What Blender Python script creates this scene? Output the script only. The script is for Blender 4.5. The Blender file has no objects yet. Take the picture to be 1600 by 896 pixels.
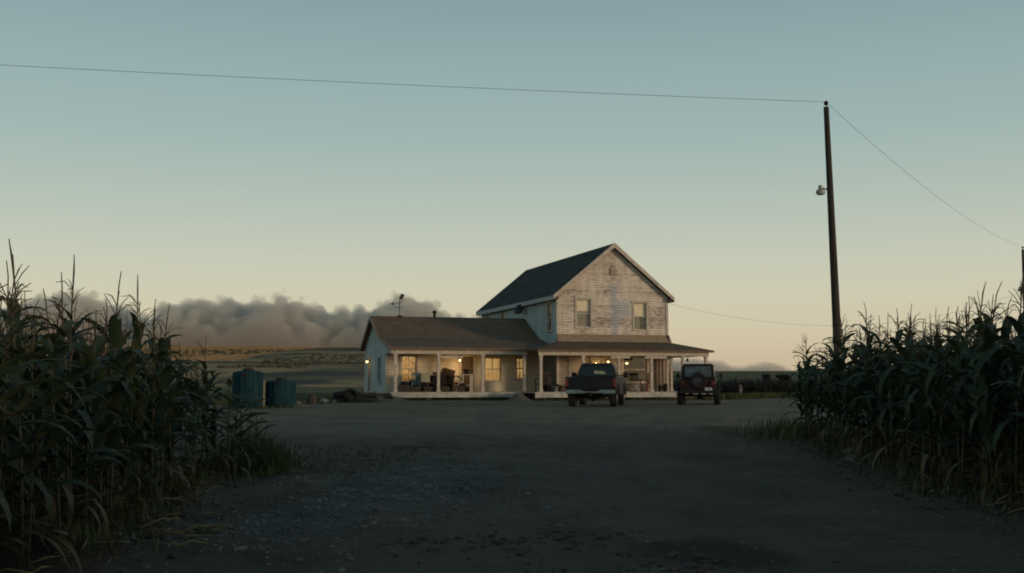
import bpy, bmesh, math, random
from mathutils import Vector, Matrix, noise
R = math.radians
random.seed(7)
scene = bpy.context.scene
col = scene.collection
PI = math.pi

# ------------------------------------------------------------------ helpers
def link(o, parent=None):
    col.objects.link(o)
    if parent is not None: o.parent = parent
    return o

def tag(o, label=None, cat=None, group=None, kind=None):
    if label: o['label'] = label
    if cat: o['category'] = cat
    if group: o['group'] = group
    if kind: o['kind'] = kind
    return o

def empty(name, loc, rz=0.0, parent=None):
    o = bpy.data.objects.new(name, None)
    o.empty_display_size = 0.2
    o.location = loc; o.rotation_euler = (0, 0, rz)
    return link(o, parent)

class MB:
    def __init__(s): s.v = []; s.f = []
    def add(s, vs, fs):
        n = len(s.v); s.v += [tuple(p) for p in vs]; s.f += [tuple(i + n for i in f) for f in fs]
    def hexa(s, p):
        s.add(p, [(0,1,2,3),(7,6,5,4),(0,4,5,1),(1,5,6,2),(2,6,7,3),(3,7,4,0)])
    def box(s, x0, x1, y0, y1, z0, z1):
        s.hexa([(x0,y0,z0),(x1,y0,z0),(x1,y1,z0),(x0,y1,z0),(x0,y0,z1),(x1,y0,z1),(x1,y1,z1),(x0,y1,z1)])
    def obox(s, o, ud, nr, u0, u1, n0, n1, z0, z1):
        o, ud, nr = Vector(o), Vector(ud), Vector(nr); Z = Vector((0,0,1))
        P = lambda u, n, z: o + ud*u + nr*n + Z*z
        s.hexa([P(u0,n0,z0),P(u1,n0,z0),P(u1,n1,z0),P(u0,n1,z0),P(u0,n0,z1),P(u1,n0,z1),P(u1,n1,z1),P(u0,n1,z1)])
    def frustum(s, b, t):     # b, t = (x0,x1,y0,y1,z)
        s.hexa([(b[0],b[2],b[4]),(b[1],b[2],b[4]),(b[1],b[3],b[4]),(b[0],b[3],b[4]),
                (t[0],t[2],t[4]),(t[1],t[2],t[4]),(t[1],t[3],t[4]),(t[0],t[3],t[4])])
    def prism(s, poly, axis, a, b):   # poly of 2D pts in the other two axes
        def P(p, w):
            return (w,p[0],p[1]) if axis == 'x' else ((p[0],w,p[1]) if axis == 'y' else (p[0],p[1],w))
        n = len(poly)
        s.add([P(p,a) for p in poly] + [P(p,b) for p in poly],
              [tuple(range(n)), tuple(range(2*n-1, n-1, -1))] + [(i,(i+1)%n,(i+1)%n+n,i+n) for i in range(n)])
    def tube(s, pts, rad, seg=6, cap=True):
        pts = [Vector(p) for p in pts]; n = len(pts)
        if not hasattr(rad, '__len__'): rad = [rad]*n
        base = len(s.v); prev = None
        for i, p in enumerate(pts):
            d = (pts[min(i+1,n-1)] - pts[max(i-1,0)]).normalized()
            if prev is None:
                a = Vector((0,0,1)) if abs(d.z) < .9 else Vector((1,0,0))
                x = d.cross(a).normalized()
            else:
                x = (prev - d*prev.dot(d)).normalized()
            prev = x; y = d.cross(x)
            for k in range(seg):
                t = 2*PI*k/seg
                s.v.append(tuple(p + (x*math.cos(t) + y*math.sin(t))*rad[i]))
        for i in range(n-1):
            for k in range(seg):
                a = base+i*seg+k; b = base+i*seg+(k+1)%seg
                s.f.append((a,b,b+seg,a+seg))
        if cap:
            s.f.append(tuple(base+k for k in range(seg))); s.f.append(tuple(base+(n-1)*seg+k for k in range(seg)))
    def lathe(s, prof, seg=24, o=(0,0,0), axis='z', cap=True):
        base = len(s.v); n = len(prof)
        for r, h in prof:
            for k in range(seg):
                t = 2*PI*k/seg; c, d = r*math.cos(t), r*math.sin(t)
                p = (c,d,h) if axis == 'z' else ((h,c,d) if axis == 'x' else (c,h,d))
                s.v.append((o[0]+p[0], o[1]+p[1], o[2]+p[2]))
        for i in range(n-1):
            for k in range(seg):
                a = base+i*seg+k; b = base+i*seg+(k+1)%seg
                s.f.append((a,b,b+seg,a+seg))
        if cap:
            s.f.append(tuple(base+k for k in range(seg))); s.f.append(tuple(base+(n-1)*seg+k for k in range(seg)))
    def rock(s, c, r, squash=.65, sub=1, rough=.35):
        bm = bmesh.new(); bmesh.ops.create_icosphere(bm, subdivisions=sub, radius=1)
        sd = Vector((random.random()*50, random.random()*50, random.random()*50))
        sx, sy = random.uniform(.75,1.25), random.uniform(.75,1.25); az = random.random()*6.28
        vs = []
        for v in bm.verts:
            p = v.co*(1 + rough*noise.noise(v.co*1.3+sd))
            x, y = p.x*sx, p.y*sy
            vs.append((c[0]+r*(x*math.cos(az)-y*math.sin(az)), c[1]+r*(x*math.sin(az)+y*math.cos(az)), c[2]+r*p.z*squash))
        s.add(vs, [[v.index for v in f.verts] for f in bm.faces]); bm.free()
    def mesh(s, name, mat, smooth=False, bevel=0, recalc=True, seg=2):
        me = bpy.data.meshes.new(name)
        me.from_pydata(s.v, [], s.f)
        if recalc or bevel:
            bm = bmesh.new(); bm.from_mesh(me)
            bmesh.ops.recalc_face_normals(bm, faces=bm.faces)
            if bevel:
                es = [e for e in bm.edges if len(e.link_faces) == 2 and e.calc_face_angle(0) > .5]
                bmesh.ops.bevel(bm, geom=es, offset=bevel, segments=seg, affect='EDGES', profile=.5)
            bm.to_mesh(me); bm.free()
        if mat: me.materials.append(mat)
        if smooth:
            for p in me.polygons: p.use_smooth = True
            if smooth != 'all':
                try: me.set_sharp_from_angle(angle=R(40))
                except Exception: pass
        me.update()
        return me
    def build(s, name, mat, parent=None, smooth=False, bevel=0, recalc=True, loc=None, seg=2):
        o = bpy.data.objects.new(name, s.mesh(name, mat, smooth, bevel, recalc, seg))
        if loc: o.location = loc
        return link(o, parent)

# ------------------------------------------------------------------ materials
class NT:
    def __init__(s, name):
        s.m = bpy.data.materials.new(name); s.m.use_nodes = True
        s.t = s.m.node_tree; s.n = s.t.nodes; s.bs = s.n['Principled BSDF']; s.out = s.n['Material Output']
    def new(s, t, **k):
        n = s.n.new(t)
        for a, b in k.items(): setattr(n, a, b)
        return n
    def L(s, a, b): s.t.links.new(a, b)
    def coord(s, scale=(1,1,1), kind='Object'):
        tc = s.new('ShaderNodeTexCoord'); mp = s.new('ShaderNodeMapping')
        mp.inputs['Scale'].default_value = scale; s.L(tc.outputs[kind], mp.inputs['Vector']); return mp.outputs[0]
    def noise(s, vec, scale, det=4, rough=.55, dist=0):
        n = s.new('ShaderNodeTexNoise'); n.inputs['Scale'].default_value = scale; n.inputs['Detail'].default_value = det
        n.inputs['Roughness'].default_value = rough; n.inputs['Distortion'].default_value = dist
        if vec: s.L(vec, n.inputs['Vector'])
        return n.outputs['Fac']
    def voro(s, vec, scale, feat='F1', out='Distance'):
        n = s.new('ShaderNodeTexVoronoi'); n.feature = feat; n.inputs['Scale'].default_value = scale
        s.L(vec, n.inputs['Vector']); return n.outputs[out]
    def math(s, op, a, b=0.0, c=0.0, clamp=False):
        n = s.new('ShaderNodeMath', operation=op); n.use_clamp = clamp
        for i, v in enumerate((a, b, c)):
            if isinstance(v, (int, float)): n.inputs[i].default_value = v
            else: s.L(v, n.inputs[i])
        return n.outputs[0]
    def ss(s, v, a, b):
        n = s.new('ShaderNodeMapRange', interpolation_type='SMOOTHSTEP')
        s.L(v, n.inputs[0]); n.inputs[1].default_value = a; n.inputs[2].default_value = b
        return n.outputs[0]
    def mix(s, f, a, b, mode='MIX'):
        n = s.new('ShaderNodeMix', data_type='RGBA', blend_type=mode)
        for sock, v in ((n.inputs[0], f), (n.inputs[6], a), (n.inputs[7], b)):
            if isinstance(v, (int, float)): sock.default_value = v
            elif isinstance(v, (tuple, list)): sock.default_value = (*v[:3], 1)
            else: s.L(v, sock)
        return n.outputs[2]
    def sep(s, vec):
        n = s.new('ShaderNodeSeparateXYZ'); s.L(vec, n.inputs[0]); return n.outputs
    def bump(s, h, strength=.3, dist=.02):
        b = s.new('ShaderNodeBump'); b.inputs['Strength'].default_value = strength; b.inputs['Distance'].default_value = dist
        s.L(h, b.inputs['Height']); s.L(b.outputs[0], s.bs.inputs['Normal'])
    def attr(s, name):
        n = s.new('ShaderNodeAttribute'); n.attribute_name = name; return n.outputs['Fac']
    def base(s, c):
        if isinstance(c, tuple): s.bs.inputs['Base Color'].default_value = (*c[:3], 1)
        else: s.L(c, s.bs.inputs['Base Color'])
    def fin(s, rough=.8, spec=.3, metal=0):
        s.bs.inputs['Roughness'].default_value = rough
        s.bs.inputs['Specular IOR Level'].default_value = spec
        s.bs.inputs['Metallic'].default_value = metal
        return s.m

def dim(c, k): return tuple(x*k for x in c[:3])

def M(name, c, rough=.8, var=.25, scale=6, bump=0, metal=0, spec=.3, c2=None, stretch=(1,1,1)):
    t = NT(name); v = t.coord(stretch)
    f = t.noise(v, scale, 6, .65)
    f2 = t.ss(f, .3, .7)
    t.base(t.mix(f2, dim(c, 1-var), c2 if c2 else dim(c, 1+var)))
    if bump: t.bump(f, .5, bump)
    r = t.math('MULTIPLY_ADD', f, .25, rough-.12); t.L(r, t.bs.inputs['Roughness'])
    m = t.fin(rough, spec, metal); t.L(r, t.bs.inputs['Roughness'])
    return m

def emit(name, c, s, c2=None, scale=4):
    t = NT(name); v = t.coord()
    f = t.ss(t.noise(v, scale, 3), .35, .65)
    k = t.mix(f, c2 if c2 else dim(c, .7), c)
    t.base((0.3, .2, .1)); t.L(k, t.bs.inputs['Emission Color']); t.bs.inputs['Emission Strength'].default_value = s
    return t.fin(.6, .2)

def siding(name, paint, wood, peel=(.52, .64), stain=False, board=.135):
    t = NT(name); v = t.coord(); x, y, z = t.sep(v)
    fr = t.math('FRACT', t.math('DIVIDE', z, board))
    line = t.ss(fr, .0, .16)
    vs = t.coord((1.3, 1.3, 10)); n1 = t.noise(vs, 2.0, 8, .75)
    n2 = t.noise(t.coord((.35, .35, .5)), 1.2, 3)
    # each board weathers by itself
    wn = t.new('ShaderNodeTexWhiteNoise', noise_dimensions='1D'); t.L(t.math('FLOOR', t.math('DIVIDE', z, board)), wn.inputs['W'])
    n = t.math('ADD', n1, t.math('MULTIPLY', t.math('SUBTRACT', n2, .5), .45))
    n = t.math('ADD', n, t.math('MULTIPLY', t.math('SUBTRACT', wn.outputs[0], .5), .09))
    f = t.ss(n, *peel)
    g = t.noise(t.coord((1.5, 1.5, .35)), 1.4, 5)
    pc = t.mix(t.ss(g, .35, .75), dim(paint, 1.06), dim(paint, .74))
    c = t.mix(f, pc, t.mix(t.ss(n1, .3, .8), dim(wood, 1.25), dim(wood, .6)))
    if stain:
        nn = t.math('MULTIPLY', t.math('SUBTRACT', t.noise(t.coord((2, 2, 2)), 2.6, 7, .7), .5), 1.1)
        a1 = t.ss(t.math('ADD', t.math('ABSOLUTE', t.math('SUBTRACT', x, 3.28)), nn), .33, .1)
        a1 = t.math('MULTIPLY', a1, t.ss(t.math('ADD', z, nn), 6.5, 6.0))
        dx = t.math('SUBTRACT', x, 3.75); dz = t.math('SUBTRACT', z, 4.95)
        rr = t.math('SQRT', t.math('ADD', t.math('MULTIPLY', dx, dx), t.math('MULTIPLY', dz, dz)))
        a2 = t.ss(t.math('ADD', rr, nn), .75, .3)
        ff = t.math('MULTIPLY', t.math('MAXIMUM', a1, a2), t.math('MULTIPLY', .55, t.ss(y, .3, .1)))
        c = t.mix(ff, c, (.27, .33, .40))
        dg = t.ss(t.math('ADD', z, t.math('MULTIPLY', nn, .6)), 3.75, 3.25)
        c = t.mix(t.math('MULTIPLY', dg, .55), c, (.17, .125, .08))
    c = t.mix(t.math('SUBTRACT', 1, line), c, t.mix(.72, c, (.05, .045, .04)))  # shadow line between the boards, painted into the colour
    t.base(c)
    h = t.math('ADD', t.math('MULTIPLY', fr, -1.0), t.math('MULTIPLY', f, -.18))
    t.bump(h, .7, .02)
    return t.fin(.75, .25)

def shingle(name, c, c2, rowz=.09):
    t = NT(name); v = t.coord(); x, y, z = t.sep(v)
    br = t.new('ShaderNodeTexBrick'); br.offset = .5
    cmb = t.new('ShaderNodeCombineXYZ'); t.L(t.math('ADD', x, t.math('MULTIPLY', y, .37)), cmb.inputs[0]); t.L(z, cmb.inputs[1])
    t.L(cmb.outputs[0], br.inputs['Vector'])
    br.inputs['Scale'].default_value = 1; br.inputs['Brick Width'].default_value = .3; br.inputs['Row Height'].default_value = rowz
    br.inputs['Mortar Size'].default_value = .008
    br.inputs['Color1'].default_value = (*dim(c, .75), 1); br.inputs['Color2'].default_value = (*dim(c, 1.3), 1)
    br.inputs['Mortar'].default_value = (*dim(c, .35), 1)
    f = t.ss(t.noise(t.coord((.6, .6, .6)), 1.1, 6, .7), .42, .58)
    t.base(t.mix(t.math('MULTIPLY', f, .75), br.outputs['Color'], c2))
    t.bump(t.math('ADD', br.outputs['Fac'], t.noise(v, 30, 2)), .5, .012)
    return t.fin(.9, .12)

mt = {}
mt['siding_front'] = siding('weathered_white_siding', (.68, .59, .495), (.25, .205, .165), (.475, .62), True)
mt['siding_side'] = siding('bluish_siding', (.33, .41, .415), (.22, .25, .25), (.56, .74))  # side and end walls: darker, bluer paint than the front
mt['siding_wing'] = siding('wing_siding', (.62, .54, .42), (.32, .28, .21), (.58, .74))
mt['trim'] = M('white_trim', (.45, .395, .33), .7, .22, 5, .003)
mt['trim_dark'] = M('weathered_trim', (.26, .22, .18), .75, .3, 5, .003)
mt['roof_main'] = shingle('dark_shingles', (.036, .041, .041), (.055, .056, .05))
mt['roof_wing'] = shingle('brown_shingles', (.19, .128, .082), (.12, .095, .075), .05)
mt['roof_porch'] = shingle('porch_shingles', (.18, .122, .077), (.12, .088, .062), .035)
mt['soffit'] = M('dark_soffit', (.09, .07, .055), .8, .3, 4)
mt['deck'] = M('painted_deck', (.36, .34, .30), .75, .3, 3, .004, stretch=(1, 6, 1))
mt['wood_dark'] = M('dark_wood', (.05, .036, .026), .8, .4, 8, .004, stretch=(1, 1, .3))
mt['wood_mid'] = M('brown_wood', (.13, .09, .06), .75, .35, 8, .004)
mt['door'] = M('painted_door', (.33, .27, .19), .6, .2, 4)
mt['metal_dark'] = M('dark_metal', (.03, .03, .032), .5, .3, 6, 0, .6)
mt['galv'] = M('galvanised_metal', (.22, .23, .24), .45, .2, 6, 0, .8)
mt['lit_window'] = emit('lit_curtain', (1, .58, .16), .44, (.42, .20, .05), 5)
mt['lit_window2'] = emit('lit_shade', (1, .60, .20), .38, (.75, .4, .11), 3)
mt['bulb'] = emit('lamp_bulb', (1, .74, .34), 3.6, (1, .70, .3))
mt['blind'] = M('cream_blind', (.72, .62, .42), .8, .08, 4)
mt['curtain'] = M('grey_curtain', (.16, .155, .115), .9, .25, 7, .0, stretch=(5, 5, .4))
t = NT('window_glass'); mx = t.new('ShaderNodeMixShader'); tr = t.new('ShaderNodeBsdfTransparent'); gl = t.new('ShaderNodeBsdfGlossy')
gl.inputs['Roughness'].default_value = .04; t.L(t.math('MULTIPLY_ADD', t.noise(t.coord(), 3), .06, .03), mx.inputs[0])
t.L(tr.outputs[0], mx.inputs[1]); t.L(gl.outputs[0], mx.inputs[2]); t.L(mx.outputs[0], t.out.inputs['Surface']); mt['glass'] = t.m

# ------------------------------------------------------------------ terrain
def sstep(a, b, x):
    t = max(0.0, min(1.0, (x-a)/(b-a))); return t*t*(3-2*t)

def lane_edges(y):
    # lane between the two corn fields
    l = -2.95 - .13*max(0, y-8) + .25*noise.noise(Vector((1.3, y*.25, 0))); r = 4.75 + .07*max(0, y-13) + .25*noise.noise(Vector((7.7, y*.25, 0)))
    return l, r

def hill(x, y):
    k = sstep(-.03, .10, x/max(y, 1))
    wob = noise.noise(Vector((x*.006, 3.1, 0)))*1.3 + noise.noise(Vector((x*.02, 9.1, 0)))*.5
    dl, dr = 690+60*noise.noise(Vector((x*.003, 0, 2))), 430
    hl = (22.8+wob)*(max(0, min(1, (y-130)/(dl-130)))**1.75) + 2.3*noise.noise(Vector((x*.011+y*.004, y*.011, 4)))*sstep(140, 260, y)*(1-sstep(520, 690, y))
    hr = 5.0*max(0, min(1, (y-95)/(dr-95)))**.8 + .5*wob*sstep(200, 400, y)
    h = hl*(1-k) + hr*k
    if y > dl: h -= (y-dl)*.02*(1-k)
    if y > dr: h -= (y-dr)*.01*k
    return h

def macro(x, y):
    h = .345*sstep(11, 38, y)
    h += hill(x, y)
    # mound beside the end of the porch and ramp of earth between the decks
    h += .42*math.exp(-(((x+6.55)/.95)**2 + ((y-56.0)/1.3)**2))
    h += .40*math.exp(-(((x-.35)/.45)**2 + ((y-57.7)/.8)**2))
    return h

def micro(x, y):
    fade = 1 - sstep(30, 50, y)
    if fade <= 0: return 0
    h = .055*noise.noise(Vector((x*.55, y*.35, .3))) + .04*noise.noise(Vector((x*1.7, y*1.2, 5.3))) + .028*noise.noise(Vector((x*4.1, y*3.3, 1.3)))
    # wheel tracks
    for cx in (-.75, 1.55):
        d = x - cx - .12*y*0 - .35*math.sin(y*.12)
        h -= .035*math.exp(-(d/.35)**2)
    # rough broken bits
    g = math.exp(-(((x-.1)/.55)**2 + ((y-9.35)/.45)**2))
    h += g*(.05*noise.noise(Vector((x*9, y*9, 2))) + .02)
    l, r = lane_edges(y)
    if y < 25:
        e = sstep(l+.35, l-.25, x) + sstep(r-.35, r+.25, x)
        h += .07*e*(1 + noise.noise(Vector((x*3, y*3, 7.7)))) * (1-sstep(20, 25, y))
    return h*fade

def gz(x, y): return macro(x, y) + micro(x, y)

def steps(parts):
    out = []
    for a, b, s in parts:
        n = max(1, round(abs(b-a)/s))
        out += [a + (b-a)*i/n for i in range(n)]
    out.append(parts[-1][1]); return out

def prog(a, b, n, p=2.0): return [a + (b-a)*(i/n)**p for i in range(n+1)]

def grid(name, xs, ys, mat, zf, attrs):
    vs = [(x, y, zf(x, y)) for y in ys for x in xs]; nx = len(xs)
    fs = [(j*nx+i, j*nx+i+1, (j+1)*nx+i+1, (j+1)*nx+i) for j in range(len(ys)-1) for i in range(nx-1)]
    me = bpy.data.meshes.new(name); me.from_pydata(vs, [], fs); me.materials.append(mat)
    for an, fn in attrs.items():
        a = me.attributes.new(an, 'FLOAT', 'POINT')
        a.data.foreach_set('value', [fn(v[0], v[1]) for v in vs])
    me.polygons.foreach_set('use_smooth', [True]*len(fs)); me.update()
    return link(bpy.data.objects.new(name, me))

def yard_far(x):   # where the gravel yard ends and the grass begins
    pts = [(-60, 42), (-14, 44), (-8.4, 50), (-6, 58), (0, 66), (8, 64), (11, 60), (16, 66), (60, 70)]
    for (a, b), (c, d) in zip(pts, pts[1:]):
        if x <= c: return b + (d-b)*max(0, (x-a))/(c-a)
    return 70
def a_grass(x, y):
    if y < 25:
        l, r = lane_edges(y); return .2
    return sstep(-2.0, 2.0, y - yard_far(x))
def a_brown(x, y):   # earthy verge along the corn and two dry patches
    l, r = lane_edges(y)
    e = max(sstep(l+.35, l-.1, x), sstep(r-.35, r+.1, x)) * (1-sstep(21, 24, y))
    p1 = math.exp(-(((x+3.0)/1.5)**2 + ((y-17.6)/2.4)**2))
    p2 = .9*math.exp(-(((x-5.2)/1.1)**2 + ((y-25)/3.5)**2))
    return min(1, max(e, p1, p2))
def a_gravel(x, y):
    p = math.exp(-(((x+1.3)/1.1)**2 + ((y-15)/3.2)**2)) + .8*math.exp(-(((x+2.1)/.7)**2 + ((y-10.5)/1.6)**2))
    return min(1, p)
def a_damp(x, y):
    return min(1, math.exp(-(((x-1.5)/.75)**2 + ((y-8.6)/.9)**2)) + .7*math.exp(-(((x+.5)/.9)**2 + ((y-14.2)/.8)**2)) + .6*math.exp(-(((x-3.2)/.8)**2 + ((y-19)/1.2)**2)) + .8*math.exp(-(((x+1.5)/1.6)**2 + ((y-20.6)/.5)**2)))
def a_track(x, y):
    if y > 40: return 0
    d = 0
    for cx in (-.75, .95, 1.9):
        d = max(d, math.exp(-((x - cx - .35*math.sin(y*.12) - .03*max(0, y-14)*(cx-.6))/.24)**2))
    return d*(1-sstep(22, 40, y))*(.5+.5*noise.noise(Vector((x, y*.3, 4))))
def a_yard(x, y): return sstep(17, 30, y)

t = NT('dirt_ground'); v = t.coord()
fine = t.noise(v, 9, 8, .75); grit = t.noise(v, 34, 6, .8); mid = t.noise(v, 1.1, 5, .6); big = t.noise(t.coord((.25, .12, 1)), 1, 4)
vor = t.voro(v, 24); vor2 = t.voro(t.coord((1, 1, .6)), 60)
lane = t.mix(t.ss(mid, .3, .7), (.100, .086, .069), (.145, .125, .099))
lane = t.mix(t.math('MULTIPLY', t.ss(fine, .5, .3), .75), lane, (.042, .037, .032))
lane = t.mix(t.math('MULTIPLY', t.ss(t.noise(t.coord((.5, .22, 1)), 1.3, 6, .65), .45, .62), .55), lane, (.062, .050, .038))
lane = t.mix(t.math('MULTIPLY', t.ss(grit, .5, .62), .55), lane, (.165, .142, .115))
lane = t.mix(t.math('MULTIPLY', t.ss(grit, .46, .36), .6), lane, (.030, .026, .023))
lane = t.mix(t.math('MULTIPLY', t.attr('track'), .75), lane, (.145, .106, .093))
yard = t.mix(t.ss(big, .3, .7), (.155, .133, .099), (.21, .18, .135))
yard = t.mix(t.math('MULTIPLY', t.ss(t.noise(t.coord((.35, .8, 1)), .8, 6, .7), .46, .62), .5), yard, (.085, .072, .054))
yard = t.mix(t.math('MULTIPLY', t.ss(fine, .4, .65), .4), yard, (.08, .072, .058))
c = t.mix(t.ss(t.math('ADD', t.attr('yard'), t.math('MULTIPLY', t.math('SUBTRACT', mid, .5), .5)), .25, .8), lane, yard)
gcol = t.mix(t.ss(vor, .1, .5), (.185, .174, .158), (.10, .094, .085))
c = t.mix(t.ss(t.math('ADD', t.attr('gravel'), t.math('MULTIPLY', t.math('SUBTRACT', fine, .5), 1.4)), .35, .65), c, gcol)
br = t.mix(t.ss(fine, .35, .65), (.058, .044, .032), (.105, .083, .057))
c = t.mix(t.math('MULTIPLY', t.ss(t.math('ADD', t.attr('brown'), t.math('MULTIPLY', t.math('SUBTRACT', mid, .5), .9)), .3, .62), .9), c, br)
c = t.mix(t.math('MULTIPLY', t.ss(t.math('ADD', t.attr('damp'), t.math('MULTIPLY', t.math('SUBTRACT', fine, .5), 1.1)), .35, .75), .8), c, (.036, .030, .027))
gr = t.mix(t.ss(mid, .3, .7), (.030, .040, .016), (.055, .06, .025))
c = t.mix(t.ss(t.math('ADD', t.attr('grass'), t.math('MULTIPLY', t.math('SUBTRACT', mid, .5), .6)), .45, .6), c, gr)
t.base(c)
t.bump(t.math('ADD', t.math('MULTIPLY', fine, 1.2), t.math('ADD', t.math('MULTIPLY', vor, .6), t.math('MULTIPLY', grit, .7))), .9, .05)
mt['ground'] = t.fin(.95, .12)

t = NT('hill_fields'); v = t.coord()
p1 = t.noise(t.coord((.009, .010, 0)), 1, 3, .55, .8); p2 = t.noise(t.coord((.016, .014, 0)), 1, 5, .6, .9)
n3 = t.noise(t.coord((.12, .03, 0)), 1, 6, .7)
c = t.mix(t.ss(p1, .36, .62), (.13, .10, .056), (.37, .24, .115))
c = t.mix(t.ss(p2, .49, .60), c, (.062, .055, .044))
c = t.mix(t.ss(t.math('ADD', t.attr('green'), t.math('MULTIPLY', t.math('SUBTRACT', p2, .5), .7)), .4, .7), c, t.mix(t.ss(n3, .3, .7), (.078, .076, .030), (.115, .105, .042)))
c = t.mix(t.ss(t.math('ADD', t.attr('orange'), t.math('MULTIPLY', t.math('SUBTRACT', p2, .5), .5)), .45, .6), c, t.mix(t.ss(n3, .3, .7), (.60, .25, .08), (.66, .31, .11)))
c = t.mix(t.math('MULTIPLY', t.ss(n3, .42, .7), .6), c, (.04, .045, .03))
t.base(c); t.bump(n3, .6, 1.5)
mt['hill'] = t.fin(.95, .1)

xs = sorted(set([-p for p in prog(60, 1000, 34)] + steps([(-60,-13,1.2), (-13,15,.17), (15,60,1.2)]) + prog(60, 1000, 34)))
ys = steps([(-22,3,1.0), (3,26,.17), (26,60,.5), (60,100,1.2)])
ground = grid('ground', xs, ys, mt['ground'], gz, {'grass': a_grass, 'brown': a_brown, 'gravel': a_gravel, 'yard': a_yard, 'damp': a_damp, 'track': a_track})
tag(ground, kind='structure')
def a_orange(x, y):
    k = x/y
    return sstep(470, 510, y)*(1-sstep(-.05, .03, k + .235 - .07*max(0, (y-470)/220)**2))
def a_green(x, y):
    return max(1-sstep(150, 230, y), .85*sstep(.02, .1, x/y))
xh = sorted(set(prog(0, 1000, 70, 1.4) + [-p for p in prog(0, 1000, 70, 1.4)]))
hills = grid('hills', xh, [100 + 1500*(i/110)**1.7 for i in range(111)], mt['hill'], gz, {'orange': a_orange, 'green': a_green})
tag(hills, kind='structure')

# ------------------------------------------------------------------ farmhouse
HZ = .30
house = empty('farmhouse', (2.395, 60.0, HZ), R(17.2))
tag(house, 'two storey white wooden farmhouse with peeling siding, long porch and low side wing', 'house')
X, Y, Z = Vector((1,0,0)), Vector((0,1,0)), Vector((0,0,1))
W, D, ZE, ZR = 6.45, 14.9, 5.65, 8.29
SL = (ZR-ZE)/(W/2)

def wall_panel(mb, o, ud, nr, L, H, holes, depth=.16):
    o, ud, nr = Vector(o), Vector(ud), Vector(nr)
    us = sorted({0, L, *[h[0] for h in holes], *[h[1] for h in holes]}); zs = sorted({0, H, *[h[2] for h in holes], *[h[3] for h in holes]})
    P = lambda u, z, n=0: tuple(o + ud*u + nr*n + Z*z)
    for a, b in zip(us, us[1:]):
        for c, d in zip(zs, zs[1:]):
            m, k = (a+b)/2, (c+d)/2
            if any(h[0] < m < h[1] and h[2] < k < h[3] for h in holes): continue
            mb.add([P(a,c), P(b,c), P(b,d), P(a,d)], [(0,1,2,3)])
    for (a, b, c, d) in holes:
        for (p, q) in (((a,c),(b,c)), ((b,c),(b,d)), ((b,d),(a,d)), ((a,d),(a,c))):
            mb.add([P(*p), P(*q), P(*q, -depth), P(*p, -depth)], [(0,1,2,3)])

def window(o, ud, nr, h, lit=None, blind=0.0, trim='trim', curtain=0, label=None, dark=False):
    u0, u1, z0, z1 = h
    m = MB(); tw = .095
    m.obox(o, ud, nr, u0-tw, u0, -.02, .035, z0, z1); m.obox(o, ud, nr, u1, u1+tw, -.02, .035, z0, z1)
    m.obox(o, ud, nr, u0-tw-.03, u1+tw+.03, -.02, .045, z1, z1+tw*1.3)
    m.obox(o, ud, nr, u0-tw-.04, u1+tw+.04, -.02, .075, z0-.06, z0)
    win = m.build('window', mt[trim], house)
    if label: win['label'] = label
    m = MB(); s = .05; zm = (z0+z1)/2
    for a, b, c, d in ((u0,u0+s,z0,z1),(u1-s,u1,z0,z1),(u0+s,u1-s,z0,z0+s),(u0+s,u1-s,z1-s,z1),(u0+s,u1-s,zm-.03,zm+.03)):
        m.obox(o, ud, nr, a, b, -.10, -.05, c, d)
    if lit:
        um = (u0+u1)/2
        m.obox(o, ud, nr, um-.018, um+.018, -.09, -.055, z0+s, zm-.03); m.obox(o, ud, nr, um-.018, um+.018, -.09, -.055, zm+.03, z1-s)
    m.build('sash', mt[trim], win)
    m = MB(); m.obox(o, ud, nr, u0+s-.01, u1-s+.01, -.085, -.078, z0+s-.01, z1-s+.01); m.build('pane', mt['glass'], win)
    if blind:
        m = MB(); m.obox(o, ud, nr, u0+.01, u1-.01, -.14, -.125, z1-(z1-z0)*blind, z1-.01); m.build('blind', mt['blind'], win)
    if curtain:
        m = MB(); m.obox(o, ud, nr, u0+.02, u0+(u1-u0)*curtain, -.18, -.165, z0+.01, z1-.01); m.build('curtain', mt['curtain'], win)
    if lit:
        m = MB(); m.obox(o, ud, nr, u0-.02, u1+.02, -.26, -.24, z0-.02, z1+.02); m.build('lit_curtain', mt[lit], win)
    return win

def door(o, ud, nr, h, mat='door', glassy=False):
    u0, u1, z0, z1 = h; tw = .1
    m = MB()
    m.obox(o, ud, nr, u0+.01, u1-.01, -.12, -.07, z0+.01, z1-.01)
    m.obox(o, ud, nr, u0+.12, u1-.12, -.07, -.055, z0+.15, z0+.8); m.obox(o, ud, nr, u0+.12, u1-.12, -.07, -.055, z0+.95, z1-.15)
    dr = m.build('door', mt[mat], house)
    m = MB()
    m.obox(o, ud, nr, u0-tw, u0, -.02, .035, z0, z1); m.obox(o, ud, nr, u1, u1+tw, -.02, .035, z0, z1)
    m.obox(o, ud, nr, u0-tw, u1+tw, -.02, .035, z1, z1+.11); m.build('frame', mt['trim'], dr)
    m = MB(); m.lathe([(.0,0),(.03,.01),(.035,.04),(.0,.06)], 8, tuple(Vector(o)+Vector(ud)*(u1-.09)+Vector(nr)*-.05+Z*(z0+1.0)), 'y'); m.build('handle', mt['metal_dark'], dr)
    return dr

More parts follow.
